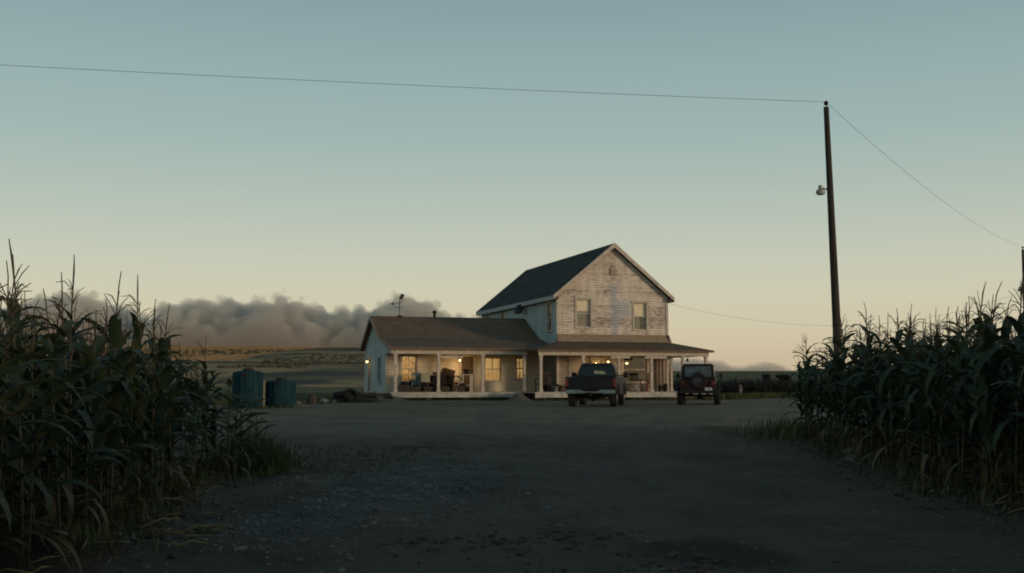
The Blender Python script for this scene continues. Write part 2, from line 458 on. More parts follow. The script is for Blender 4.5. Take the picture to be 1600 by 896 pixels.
# main block walls
F0 = (0,0,0); FU, FN = (1,0,0), (0,-1,0)
w_up1 = (1.12, 1.92, 3.92, 5.42); w_up2 = (4.45, 5.18, 3.82, 5.30)
w_low = (3.80, 5.20, .98, 2.36); d_main = (.75, 1.55, .50, 2.5); w_low2 = (2.0, 2.55, 1.1, 2.2)
m = MB(); wall_panel(m, F0, FU, FN, W, ZE, [w_up1, w_up2, w_low, d_main, w_low2])
vw = (W/2-.0)
m.add([(0,0,ZE),(W,0,ZE),(W/2,0,ZR)], [(0,1,2)])
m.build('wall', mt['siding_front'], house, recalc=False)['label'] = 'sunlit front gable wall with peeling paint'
# left wall: u runs from back to front
LU, LN = (0,-1,0), (-1,0,0); L0 = (0, D, 0)
w_l1 = (D-1.55, D-.85, 3.75, 5.25); w_l2 = (D-10.3, D-9.5, 4.2, 5.35); w_l3 = (D-13.7, D-13.05, 4.2, 5.3)
m = MB(); wall_panel(m, L0, LU, LN, D, ZE, [w_l1, w_l2, w_l3]); m.build('wall', mt['siding_side'], house, recalc=False)['label'] = 'bluish side wall'
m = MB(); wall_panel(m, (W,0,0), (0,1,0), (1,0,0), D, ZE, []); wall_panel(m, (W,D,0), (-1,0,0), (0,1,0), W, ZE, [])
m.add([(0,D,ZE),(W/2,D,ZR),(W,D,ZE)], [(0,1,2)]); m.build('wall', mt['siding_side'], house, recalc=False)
# flared skirt of siding above the porch roof
m = MB(); m.prism([(0,3.55),(-.005,3.55),(-.17,3.14),(0,3.14)], 'x', -.0, W+.0)
m.prism([(W,3.55),(W+.005,3.55),(W+.17,3.14),(W,3.14)], 'y', -.17, D)
m.build('siding_skirt', M('brown_skirt_siding', (.24, .18, .125), .8, .3, 5, .003, stretch=(1,1,6)), house)
# corner boards
m = MB()
for (a, b) in ((-.03, .11), (W-.11, W+.03)): m.box(a, b, -.035, -.003, 0, 3.14); m.box(a, b, -.035, -.003, 3.56, ZE-.03)
m.build('corner_board', mt['trim'], house)
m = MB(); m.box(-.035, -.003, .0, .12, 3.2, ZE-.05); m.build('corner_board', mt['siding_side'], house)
# main roof: chevron
o_, ov, th = .27, .30, .17
tip = ZE - SL*o_
chev = [(-o_, tip), (W/2, ZR), (W+o_, tip), (W+o_, tip+th), (W/2, ZR+th*1.25), (-o_, tip+th)]
m = MB(); m.prism(chev, 'y', -ov, D+ov); m.build('roof', mt['roof_main'], house)
def rake(y0, y1, mat, side):
    m = MB(); e = .02; h = .24
    if side < 0: p = [(-o_-e, tip-.03), (W/2, ZR+SL*0+.03-.06), (W/2, ZR+th*1.25+.015), (-o_-e, tip+th+.01)]
    else: p = [(W/2, ZR-.03), (W+o_+e, tip-.03), (W+o_+e, tip+th+.01), (W/2, ZR+th*1.25+.015)]
    m.prism(p, 'y', y0, y1); return m.build('rake_board', mt[mat], house)
rake(-ov-.035, -ov, 'trim', -1); rake(-ov-.035, -ov, 'trim', 1)
rake(D+ov, D+ov+.035, 'trim_dark', -1); rake(D+ov, D+ov+.035, 'trim_dark', 1)
m = MB()
m.box(-o_-.03, -o_+.0, -ov, D+ov, tip-.07, tip+th-.01); m.box(W+o_, W+o_+.03, -ov, D+ov, tip-.07, tip+th-.01)
m.build('eave_board', M('grey_eave_board', (.34, .36, .36), .7, .25, 4), house)
m = MB(); m.prism([(-o_+.02, tip-.06), (-.003, tip-.06), (-.003, tip+.12), (-o_+.02, tip-.03)], 'y', -ov+.02, D+ov-.02)
m.prism([(W+.003, tip-.06), (W+o_-.02, tip-.06), (W+o_-.02, tip-.03), (W+.003, tip+.12)], 'y', -ov+.02, D+ov-.02)
m.build('soffit', mt['soffit'], house)
# gable vent: small arched louvre
m = MB(); cx, cz = 3.25, 6.78
pts = [(cx-.2, cz), (cx+.2, cz), (cx+.2, cz+.3), (cx+.1, cz+.48), (cx, cz+.55), (cx-.1, cz+.48), (cx-.2, cz+.3)]
m.prism(pts, 'y', -.05, .0); vent = m.build('gable_vent', M('vent_wood', (.27,.20,.15), .85, .3, 6), house)
m = MB()
for k in range(5): m.box(cx-.17, cx+.17, -.08, -.052, cz+.04+k*.08, cz+.075+k*.08)
m.build('louvre', mt['trim'], vent)

window(F0, FU, FN, w_up1, blind=.42, label='upper window with half drawn cream blind', curtain=.8)
window(F0, FU, FN, w_up2, blind=.52, curtain=.55)
window(F0, FU, FN, w_low, label='wide ground floor window with a lamp inside')
m = MB(); m.obox(F0, FU, FN, 2.02, 2.53, -.26, -.24, 1.1, 2.2); wn = window(F0, FU, FN, w_low2, lit='lit_window')
door(F0, FU, FN, d_main)
Lo, Lud = L0, LU
window(L0, LU, LN, w_l1, blind=.35, trim='trim', curtain=.5)
window(L0, LU, LN, w_l2, blind=1.0); window(L0, LU, LN, w_l3, blind=.9)

# side wing
WL, BF, BR, BRI, ZRI, BK, ZK, BP, ZP = 8.8, 2.28, 8.69, 5.62, 4.52, 2.87, 3.26, -.2, 2.64
kz = lambda b: ZK - (BK-b)*(ZK-ZP)/(BK-BP)
WO, WUu = (-WL, BF, 0), (1,0,0)
ww1 = (WL-7.93, WL-7.12, 1.0, 2.38); wd = (WL-4.66, WL-3.98, .5, 2.35); ww2 = (WL-3.35, WL-2.42, 1.05, 2.32); ww3 = (WL-1.55, WL-1.12, 1.15, 2.3)
m = MB(); wall_panel(m, WO, WUu, FN, WL, kz(BF)-.03, [ww1, wd, ww2, ww3]); m.build('wall', mt['siding_wing'], house, recalc=False)
ewin = (4.05, 4.45, .95, 2.35)
EO, EU, EN = (-WL, BR, 0), (0,-1,0), (-1,0,0)
zs_e = 2.92
we = (BR-4.30, BR-3.55, .95, 2.3); de = (BR-7.35, BR-6.65, .5, 2.35)
m = MB(); wall_panel(m, EO, EU, EN, BR-BF, zs_e, [we, de])
m.add([(-WL,BR,zs_e),(-WL,BRI,ZRI-.02),(-WL,BK,ZK-.01),(-WL,BF,kz(BF)),(-WL,BF,zs_e)], [(0,1,2,3,4)])
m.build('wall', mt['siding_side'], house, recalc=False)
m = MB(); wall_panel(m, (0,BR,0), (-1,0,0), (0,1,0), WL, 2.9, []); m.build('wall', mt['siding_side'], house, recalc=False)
window(WO, WUu, FN, ww1, lit='lit_window', label='lit window behind the porch furniture'); window(WO, WUu, FN, ww2, lit='lit_window2'); window(WO, WUu, FN, ww3, lit='lit_window')
door(WO, WUu, FN, wd, 'wood_mid')
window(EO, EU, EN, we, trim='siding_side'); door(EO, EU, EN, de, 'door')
og, tk = .25, .13
rp = [(BR+.22, 2.78), (BRI, ZRI), (BK, ZK), (BP, ZP), (BP, ZP+tk), (BK, ZK+tk), (BRI, ZRI+tk*1.1), (BR+.22, 2.78+tk)]
m = MB(); m.prism(rp, 'x', -WL-og, -.003); m.build('roof', mt['roof_wing'], house)['label'] = 'low brown wing roof running out over the porch'
m = MB()
def ramp_board(pa, pb):
    m.prism([(pa[0], pa[1]-.05), (pb[0], pb[1]-.05), (pb[0], pb[1]+tk+.012), (pa[0], pa[1]+tk+.012)], 'x', -WL-og-.03, -WL-og)
ramp_board((BR+.24, 2.77), (BRI, ZRI)); ramp_board((BRI, ZRI), (BK, ZK)); ramp_board((BK, ZK), (BP, ZP))
m.build('rake_board', mt['trim_dark'], house)
m = MB(); m.box(-WL-og, -1.85, BP-.03, BP, ZP-.02, ZP+tk-.01); m.build('eave_board', mt['wood_mid'], house)
m = MB(); m.prism([(BF-.01, kz(BF)-.02), (BP+.06, ZP-.0), (BP+.06, ZP-.16), (BF-.01, ZP-.16)], 'x', -WL-.02, -WL+.06)
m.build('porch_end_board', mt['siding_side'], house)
# wing porch: beam, rafter tails, posts, deck
m = MB(); m.box(-WL-.15, -1.7, -.11, .01, 2.43, 2.615); m.build('porch_beam', mt['trim'], house)
for i in range(11):
    m = MB(); x = -WL+.1+i*.69; m.box(x-.04, x+.04, BP+.02, .3, 2.617, 2.64)
    m.build('rafter_tail', mt['trim'], house)
def post(x, y, z0, z1, w=.075, mat='trim'):
    m = MB(); m.box(x-w, x+w, y-w, y+w, z0, z1); m.box(x-w-.03, x+w+.03, y-w-.03, y+w+.03, z0, z0+.12); m.box(x-w-.025, x+w+.025, y-w-.025, y+w+.025, z1-.1, z1)
    m.build('porch_post', mt[mat], house)
for x in (-8.72, -6.48, -4.12, -1.85): post(x, -.05, .481, 2.428, .07)
def deck(x0, x1, y0, y1):
    m = MB(); m.box(x0, x1, y0, y1, .43, .48)
    m.box(x0+.02, x1-.02, y0-.035, y0-.002, .20, .46)
    m.build('porch_deck', mt['deck'], house)
    m = MB()
    x = x0+.15
    while x < x1-.1:
        m.box(x-.1, x+.1, y0+.1, y0+.3, -.2, .425); x += 1.9
    m.box(x0+.1, x1-.1, y1-.15, y1-.1, -.2, .425)
    m.build('deck_footing', mt['wood_dark'], house)
deck(-8.98, -.02, -.12, BF-.01)
MF = -2.25
deck(-2.0, 8.0, MF, -.125)
deck(W+.02, 8.0, -.12, 7.0)
# main porch roof (wraps round the right side)
XL, XR, PF, ZT, ZB = -1.85, 8.02, -2.38, 3.16, 2.66
def slab(mb, top, tk):
    n = len(top); vs = list(top) + [(p[0], p[1], p[2]-tk) for p in top]
    mb.add(vs, [tuple(range(n)), tuple(range(2*n-1, n-1, -1))] + [(i,(i+1)%n,(i+1)%n+n,i+n) for i in range(n)])
m = MB()
slab(m, [(-.02,-.0,ZT), (W+.02,-.0,ZT), (XR,PF,ZB), (XL,PF,ZB)], .07)
slab(m, [(W+.023,-.0,ZT), (W+.023,7.2,ZT), (XR,7.2,ZB), (XR+.001,PF+.002,ZB)], .07)
slab(m, [(-.023,-.003,ZT), (XL-.002,PF+.004,ZB), (XL-.002,-.24,ZB+.04), (-.023,-.24,ZT-.03)], .07)
m.build('porch_roof', mt['roof_porch'], house)
m = MB(); m.box(XL+.0, XR, PF-.03, PF-.002, ZB-.10, ZB-.005); m.box(XR+.003, XR+.03, PF, 7.2, ZB-.10, ZB-.005); m.build('eave_board', mt['wood_mid'], house)
m = MB(); m.box(XL+.1, XR-.2, -2.17, -2.03, 2.36, 2.55); m.box(7.6, 7.74, -2.02, 7.0, 2.36, 2.55); m.build('porch_beam', mt['trim'], house)
for i in range(15):
    m = MB(); x = XL+.18+i*.68; m.box(x-.04, x+.04, PF+.01, -1.7, 2.552, 2.585); m.build('rafter_tail', mt['trim'], house)
for x in (-1.62, .67, 2.66, 4.51, 6.32, 7.67): post(x, -2.1, .481, 2.358, .068)
post(7.67, 2.2, .481, 2.358, .068); post(7.67, 6.6, .481, 2.358, .068)
# brackets at posts and bright boards near the eave
m = MB(); m.box(2.2, 3.25, -2.215, -2.175, 2.22, 2.34); m.box(4.1, 5.35, -2.215, -2.175, 2.22, 2.34); m.build('fascia_patch', mt['trim'], house)
m = MB(); m.box(-6.4, -5.2, -.155, -.115, 2.22, 2.32); m.build('fascia_patch', mt['trim'], house)
# vertical boards on the right part of the ground floor and bench-height panels
m = MB()
for x in (5.55, 5.72, 5.92, 6.12): m.box(x-.045, x+.045, -.03, -.003, .49, 2.9)
m.build('batten', mt['wood_mid'], house)
m = MB()
for k in range(9): m.box(-.028, -.003, .15+k*.24, .19+k*.24, .49, 3.0)
m.build('batten', mt['wood_dark'], house)
# stove pipe, weather vane, satellite dish
m = MB(); m.lathe([(.08, 4.45), (.08, 4.86), (.12, 4.88), (.12, 4.99), (.0, 5.06)], 12, (-5.37, 5.62, 0)); m.build('stove_pipe', mt['metal_dark'], house, smooth=True)
m = MB(); m.tube([(-7.38, 5.62, 4.5), (-7.38, 5.62, 5.75)], .022, 6); m.box(-7.5, -7.26, 5.5, 5.74, 4.55, 4.72)
vane = m.build('weather_vane', mt['metal_dark'], house)
m = MB(); m.tube([(-7.85, 5.62, 5.37), (-7.38, 5.62, 5.42), (-7.1, 5.62, 5.58)], .016, 5); m.prism([(-7.92, 5.36), (-7.72, 5.28), (-7.72, 5.46)], 'y', 5.61, 5.63); m.build('arrow', mt['metal_dark'], vane)
m = MB(); m.prism([(-7.36, 5.62), (-7.22, 5.62), (-7.1, 5.9), (-7.28, 5.95), (-7.38, 5.78)], 'y', 5.6, 5.64); m.build('tail_fin', mt['metal_dark'], vane)
m = MB(); m.tube([(-7.62, 5.62, 5.18), (-7.14, 5.62, 5.18)], .013, 5); m.build('cross_bar', mt['metal_dark'], vane)
m = MB(); dsh = [(.0, .10), (.14, .085), (.26, .045), (.33, .0), (.335, .012), (.26, .06), (.14, .1), (.0, .115)]
m.lathe([(r, -h) for r, h in dsh], 20, (0,0,0), 'x', cap=False)
dish = m.build('satellite_dish', mt['metal_dark'], house, smooth=True); dish.location = (-.42, 5.35, 5.18); dish.rotation_euler = (0, R(25), R(40))
m = MB(); m.tube([(0, 5.35, 4.95), (-.3, 5.35, 4.98), (-.38, 5.35, 5.15)], .025, 6); m.tube([(-.3, 5.3, 4.98), (-.75, 4.2, 4.92), (-.78, 4.1, 4.95)], .022, 5); m.rock((-.78, 4.06, 4.98), .07)
m2 = m.build('dish_arm', mt['metal_dark'], house)

LIGHTS = []
def wall_lamp(p, nr, power, r=.055, hang=False):
    p = Vector(p); nr = Vector(nr)
    m = MB()
    if hang:
        m.tube([p, p+Z*.22], .012, 5); m.lathe([(.0,.22),(.05,.22),(.05,.25),(0,.25)], 10, tuple(p)); m.lathe([(.03,.07),(.12,.0),(.125,.0),(.035,.08)], 14, tuple(p), cap=False)
        b = p - Z*.02
    else:
        m.tube([p, p+nr*.12+Z*.03], .018, 6); m.lathe([(.0,0),(.06,0),(.06,.03),(0,.03)], 10, tuple(p), 'y' if abs(nr.y) > .5 else 'x')
        m.lathe([(.03,.08),(.09,.02),(.095,.02),(.035,.09)], 12, tuple(p+nr*.13), cap=False); b = p+nr*.13
    lamp = m.build('porch_lamp', mt['metal_dark'], house, smooth=True)
    m = MB(); m.rock(b, r, 1, 2, 0); m.build('bulb', mt['bulb'], lamp, smooth='all')
    ld = bpy.data.lights.new('lamp_glow', 'POINT'); ld.energy = power*1.9; ld.color = (1, .60, .22); ld.shadow_soft_size = .06
    lo = bpy.data.objects.new('lamp_glow', ld); lo.location = b + nr*.1 - Z*.08; link(lo, lamp)
wall_lamp((-4.94, BF-.75, 2.18), (0,-1,0), 11, .065, True)
wall_lamp((-WL-.02, 7.0, 2.16), (-1,0,0), 1.6, .085)
wall_lamp((2.62, -.75, 2.1), (0,-1,0), 9, .055, True)
wall_lamp((4.22, .5, 2.05), (0,1,0), 4, .08, True)

# ------------------------------------------------------------------ vehicles
def carpaint(name, c):
    t = NT(name); f = t.noise(t.coord(), 3, 5); t.base(t.mix(t.ss(f, .3, .75), c, tuple(x*.7+.012 for x in c)))
    t.bs.inputs['Coat Weight'].default_value = .06; t.bs.inputs['Coat Roughness'].default_value = .25
    t.L(t.math('MULTIPLY_ADD', f, .3, .32), t.bs.inputs['Roughness'])
    m = t.fin(.45, .22); t.L(t.math('MULTIPLY_ADD', f, .3, .32), t.bs.inputs['Roughness']); return m
mt['paint_truck'] = carpaint('dark_blue_paint', (.006, .007, .011))
mt['paint_jeep'] = carpaint('dark_red_paint', (.035, .008, .010))
mt['tyre'] = M('tyre_rubber', (.014, .014, .014), .85, .3, 9)
mt['chrome'] = M('dull_chrome', (.22, .26, .26), .4, .2, 6, 0, .85)
mt['rim'] = M('steel_rim', (.10, .10, .10), .5, .3, 7, 0, .6)
mt['vglass'] = M('vehicle_glass', (.012, .015, .017), .12, .2, 4, spec=.5)
mt['red_lens'] = M('red_lens', (.16, .012, .014), .3, .2, 6, spec=.5)
mt['sticker'] = M('pale_sticker', (.34, .33, .22), .7, .35, 12)
mt['plate'] = M('plate_metal', (.42, .44, .44), .5, .3, 14)
mt['canvas'] = M('black_canvas', (.018, .017, .02), .85, .3, 9, .003)
mt['headlight'] = M('headlight_glass', (.5, .5, .48), .2, .1, 5)
mt['black_plastic'] = M('black_plastic', (.013, .013, .014), .6, .2, 8)

def wheel(parent, x, y, r, w, side):
    m = MB(); h = w/2
    m.lathe([(r*.62,-h),(r*.9,-h),(r*.985,-h*.75),(r,-h*.4),(r,h*.4),(r*.985,h*.75),(r*.9,h),(r*.62,h)], 28, (x,y,r), 'x', cap=False)
    for k in range(28):   # tread blocks
        t = 2*PI*k/28
        for sx in (-.5, .5):
            cx = x+sx*h*.9; p = Vector((cx, y+math.cos(t)*r, r+math.sin(t)*r)); d = Vector((0, -math.sin(t), math.cos(t))); q = Vector((0, math.cos(t), math.sin(t)))
            m.hexa([p+Vector((a,0,0))*h*.38+d*b*r*.07+q*c*.012 for c in (-1,1) for a, b in ((-1,-1),(1,-1),(1,1),(-1,1))])
    o = m.build('wheel', mt['tyre'], parent, smooth=True)
    m = MB(); e = side*h
    m.lathe([(0,e*.75),(r*.15,e*.78),(r*.2,e*.55),(r*.45,e*.5),(r*.55,e*.95),(r*.63,e*.98),(r*.63,-e*.9),(0,-e*.9)], 20, (x,y,r), 'x', cap=False)
    m.build('rim', mt['rim'], o, smooth=True)
    return o

# --- pickup truck; origin under the middle of the tailgate, +y forwards
tx, ty = 2.98, 43.0
truck = empty('pickup_truck', (tx, ty, macro(tx, ty)+.003), R(-10.5))
tag(truck, 'dark pickup truck seen from behind, with chrome rear bumper, parked before the porch', 'pickup truck')
HW = .96
m = MB()
# cab + bonnet lower body as one side profile
prof = [(2.12,.42),(3.75,.42),(3.78,.60),(3.88,.76),(4.05,.86),(4.25,.88),(4.45,.80),(4.58,.62),(4.62,.48),(5.18,.50),(5.22,.80),(5.15,1.00),(4.9,1.06),(3.75,1.14),(2.12,1.16)]
m.prism(prof, 'x', -HW+.03, HW-.03)
# roof and pillars
m.frustum((-.80,.80,2.16,3.80,1.155), (-.64,.64,2.30,3.22,1.64)); m.frustum((-.64,.64,2.30,3.22,1.64), (-.56,.56,2.42,3.08,1.685))
m.build('body', mt['paint_truck'], truck, bevel=.025)
m = MB()
bprof = [(.10,.60),(.55,.60),(.60,.72),(.72,.84),(.92,.89),(1.12,.84),(1.24,.72),(1.30,.50),(2.09,.46),(2.09,1.165),(.10,1.145)]
for s in (-1, 1): m.prism(bprof, 'x', s*(HW-.10), s*HW)
m.box(-HW+.103, HW-.103, .14, 2.05, .66, .70); m.box(-HW+.103, HW-.103, 2.03, 2.09, .70, 1.16)
bed = m.build('cargo_bed', mt['paint_truck'], truck, bevel=.018)
m = MB(); m.box(-HW+.115, HW-.115, .05, .115, .64, 1.125); m.box(-HW+.25, HW-.25, .035, .055, .74, 1.02)
tg = m.build('tailgate', mt['paint_truck'], truck, bevel=.014)
m = MB(); m.box(-.1, .1, .02, .04, 1.04, 1.08); m.build('handle', mt['black_plastic'], tg)
m = MB(); bp = [(-.95,.52),(-.92,.655),(-.38,.655),(-.26,.60),(.26,.60),(.38,.655),(.92,.655),(.95,.52),(.90,.50),(-.90,.50)]
m.prism(bp, 'y', -.10, .04); bmp = m.build('rear_bumper', mt['chrome'], truck, bevel=.012)
m = MB(); m.box(-.5, .5, -.112, -.101, .505, .535); m.build('bumper_pad', mt['black_plastic'], bmp)
m = MB(); m.box(-.16, .16, -.115, -.102, .54, .598); m.build('number_plate', M('dull_plate', (.14,.13,.13), .6), bmp)
for s in (-1, 1):
    m = MB(); m.box(s*(HW-.11) if s > 0 else -HW-.004, HW+.004 if s > 0 else -(HW-.11), .055, .12, .78, 1.07); m.build('tail_light', mt['red_lens'], truck, bevel=.01)
    m = MB(); m.box(s*.72-.13, s*.72+.13, 5.16, 5.23, .72, .9); m.build('headlight', mt['headlight'], truck, bevel=.02)
    m = MB(); m.tube([(s*.80, 3.5, 1.2), (s*.98, 3.46, 1.22)], .02, 6); m.box(min(s*.95, s*1.17), max(s*.95, s*1.17), 3.40, 3.48, 1.13, 1.34); m.build('side_mirror', mt['black_plastic'], truck, bevel=.02)
    m = MB()   # side windows: lie on the slanted cab side
    for (y0, y1, y2, y3) in ((2.34, 2.62, 2.40, 2.64), (2.68, 3.58, 2.70, 3.18)):
        xb, xt = .792, .668
        m.hexa([(s*(xb+.012),y0,1.20),(s*(xb+.012),y1,1.20),(s*(xb-.03),y1,1.20),(s*(xb-.03),y0,1.20),(s*(xt+.012),y2,1.57),(s*(xt+.012),y3,1.57),(s*(xt-.03),y3,1.57),(s*(xt-.03),y2,1.57)])
    m.build('side_window', mt['vglass'], truck)
    m = MB(); pts = [(s*(HW+.005), .92+.44*math.cos(a), .40+.46*math.sin(a)) for a in [PI*(.08+.84*k/12) for k in range(13)]]; m.tube(pts, .045, 6)
    pts = [(s*(HW-.02), 4.2+.44*math.cos(a), .40+.46*math.sin(a)) for a in [PI*(.08+.84*k/12) for k in range(13)]]; m.tube(pts, .045, 6)
    m.build('wheel_arch', mt['black_plastic'], truck, smooth=True)
    wheel(truck, s*.80, .92, .385, .27, s); wheel(truck, s*.80, 4.2, .385, .27, s)
    m = MB(); m.box(s*.80-.14, s*.80+.14, .50, .515, .16, .5); m.build('mud_flap', mt['black_plastic'], truck)
m = MB()
m.hexa([(-.70,2.165,1.20),(.70,2.165,1.20),(.70,2.21,1.20),(-.70,2.21,1.20),(-.60,2.265,1.57),(.60,2.265,1.57),(.60,2.31,1.57),(-.60,2.31,1.57)])
rw = m.build('rear_window', mt['vglass'], truck)
m = MB()
q = lambda x, z: (x, 2.158+.27*(z-1.20), z)
pts = [q(-.10,1.27), q(.36,1.27), q(.38,1.33), q(.30,1.345), q(.22,1.40), q(.12,1.385), q(-.02,1.405), q(-.11,1.36)]
m.add(pts+[(a,b+.004,c) for a,b,c in pts], [tuple(range(8)), tuple(range(15,7,-1))]+[(i,(i+1)%8,(i+1)%8+8,i+8) for i in range(8)])
m.build('sticker', mt['sticker'], rw)
m = MB(); m.hexa([(-.74,3.72,1.16),(.74,3.72,1.16),(.74,3.76,1.16),(-.74,3.76,1.16),(-.6,3.26,1.59),(.6,3.26,1.59),(.6,3.30,1.59),(-.6,3.30,1.59)]); m.build('windscreen', mt['vglass'], truck)
m = MB(); m.box(-.55,.55,5.19,5.24,.62,.92); m.build('grille', mt['chrome'], truck); m = MB(); m.box(-.95,.95,5.2,5.32,.42,.58); m.build('front_bumper', mt['chrome'], truck, bevel=.02)
m = MB(); m.tube([(-.7,.92,.385),(.7,.92,.385)], .05, 8); m.rock((0,.92,.36), .17, 1, 2, .05); m.box(-.5,-.42,.2,4.6,.42,.52); m.box(.42,.5,.2,4.6,.42,.52); m.tube([(-.7,4.2,.385),(.7,4.2,.385)], .045, 8)
m.build('axle', mt['black_plastic'], truck)
m = MB(); m.box(-.04,.04,-.16,.3,.42,.49); m.rock((0,-.15,.53), .035, 1, 2, 0); m.build('tow_hitch', mt['black_plastic'], truck)
m = MB(); m.tube([(.62,1.6,.4),(.6,.1,.36),(.6,-.04,.36)], .03, 8); m.build('exhaust_pipe', mt['rim'], truck)
m = MB(); m.box(-.6,.6,2.45,2.95,1.66,1.70); m.lathe([(.0,0),(.03,0),(.02,.06),(0,.06)], 8, (-.45,2.4,1.66)); m.build('roof_light_bar', mt['black_plastic'], truck)

# --- open-top style four wheel drive with spare wheel
jx, jy = 7.66, 46.6
jeep = empty('off_road_vehicle', (jx, jy, macro(jx, jy)+.003), R(-11))
tag(jeep, 'dark red boxy off-road vehicle with black soft top and rear spare wheel', 'off-road vehicle')
m = MB()
m.prism([(.05,.56),(.32,.56),(.36,.84),(1.14,.84),(1.2,.50),(2.45,.50),(2.5,.84),(2.62,1.0),(3.62,.94),(3.66,.60),(3.70,.95),(3.66,1.02),(2.35,1.08),(.05,1.07)], 'x', -.72, .72)
m.build('body', mt['paint_jeep'], jeep, bevel=.02)
m = MB()
for s in (-1, 1):
    for y0 in (.28, 2.62):
        m.prism([(y0,.70),(y0+.05,.86),(y0+.82,.86),(y0+.95,.66),(y0+.99,.66),(y0+.86,.90),(y0+.03,.90),(y0-.04,.70)], 'x', s*.70, s*.885)
m.build('fender', mt['black_plastic'], jeep, bevel=.01)
m = MB(); m.frustum((-.68,.68,.06,2.05,1.075), (-.63,.63,.18,1.98,1.66)); m.frustum((-.63,.63,.18,1.98,1.66), (-.55,.55,.28,1.9,1.70))
top = m.build('soft_top', mt['canvas'], jeep, bevel=.03)
m = MB(); m.hexa([(-.55,.048,1.16),(.55,.048,1.16),(.55,.08,1.16),(-.55,.08,1.16),(-.52,.145,1.58),(.52,.145,1.58),(.52,.18,1.58),(-.52,.18,1.58)]); m.build('rear_window', M('plastic_window', (.07,.085,.09), .25, .5, 5, spec=.5), top)
for s in (-1, 1):
    m = MB()
    for (y0, y1) in ((.22, .95), (1.05, 1.85)):
        m.hexa([(s*.684,y0,1.14),(s*.684,y1,1.14),(s*.65,y1,1.14),(s*.65,y0,1.14),(s*.645,y0+.08,1.58),(s*.645,y1-.05,1.58),(s*.61,y1-.05,1.58),(s*.61,y0+.08,1.58)])
    m.build('side_window', mt['vglass'], top)
    m = MB(); m.box(s*.62-.075, s*.62+.075, .0, .045, .82, .98); m.build('tail_light', mt['red_lens'], jeep, bevel=.012)
    m = MB(); m.tube([(s*.72,2.2,1.15),(s*.86,2.2,1.2)], .015, 6); m.box(min(s*.84,s*.98), max(s*.84,s*.98), 2.17, 2.22, 1.12, 1.3); m.build('side_mirror', mt['black_plastic'], jeep, bevel=.015)
    wheel(jeep, s*.755, .78, .37, .25, s); wheel(jeep, s*.755, 3.1, .37, .25, s)
    m = MB(); m.lathe([(0,0),(.1,.0),(.1,.05),(0,.06)], 14, (s*.48, 3.66, .86), 'y'); m.build('headlight', mt['headlight'], jeep, smooth=True)
m = MB(); m.hexa([(-.68,2.12,1.08),(.68,2.12,1.08),(.68,2.16,1.08),(-.68,2.16,1.08),(-.62,1.98,1.63),(.62,1.98,1.63),(.62,2.02,1.63),(-.62,2.02,1.63)]); m.build('windscreen', mt['vglass'], jeep)
m = MB(); m.box(-.86,.86,-.1,.03,.47,.60); m.build('rear_bumper', mt['black_plastic'], jeep, bevel=.015)
m = MB(); m.box(-.8,.8,3.68,3.84,.45,.58); m.build('front_bumper', mt['black_plastic'], jeep, bevel=.015)
m = MB(); r, h = .345, .11
m.lathe([(r*.55,-h),(r*.9,-h),(r,-h*.5),(r,h*.5),(r*.9,h),(r*.55,h)], 28, (.03,-.14,1.0), 'y', cap=False)
sp = m.build('spare_wheel', mt['tyre'], jeep, smooth=True)
m = MB(); m.lathe([(0,-.07),(.05,-.08),(.07,-.03),(.15,-.02),(.18,-.1),(.21,-.1),(.21,.08),(0,.08)], 20, (.03,-.14,1.0), 'y', cap=False)
for k in range(5):
    a = 2*PI*k/5; m.rock((.03+.1*math.cos(a), -.175, 1.0+.1*math.sin(a)), .022, 1, 1, 0)
m.build('rim', mt['rim'], sp, smooth=True)
m = MB(); m.box(-.06,.12,-.06,.05,.85,1.15); m.box(-.02,.08,-.10,.04,1.30,1.36); m.tube([(.03,-.02,1.2),(.03,-.08,1.42)], .02, 6); m.build('spare_carrier', mt['black_plastic'], jeep)
m = MB(); m.box(.28,.58,-.112,-.10,.60,.72); m.box(.36,.50,-.10,.0,.6,.63); m.build('number_plate', mt['plate'], jeep)
m = MB(); m.tube([(-.65,.78,.37),(.65,.78,.37)], .045, 8); m.rock((.05,.78,.35), .13, 1, 2, .05); m.box(-.4,-.32,.1,3.6,.42,.5); m.box(.32,.4,.1,3.6,.42,.5); m.tube([(-.65,3.1,.37),(.65,3.1,.37)], .045, 8); m.build('axle', mt['black_plastic'], jeep)

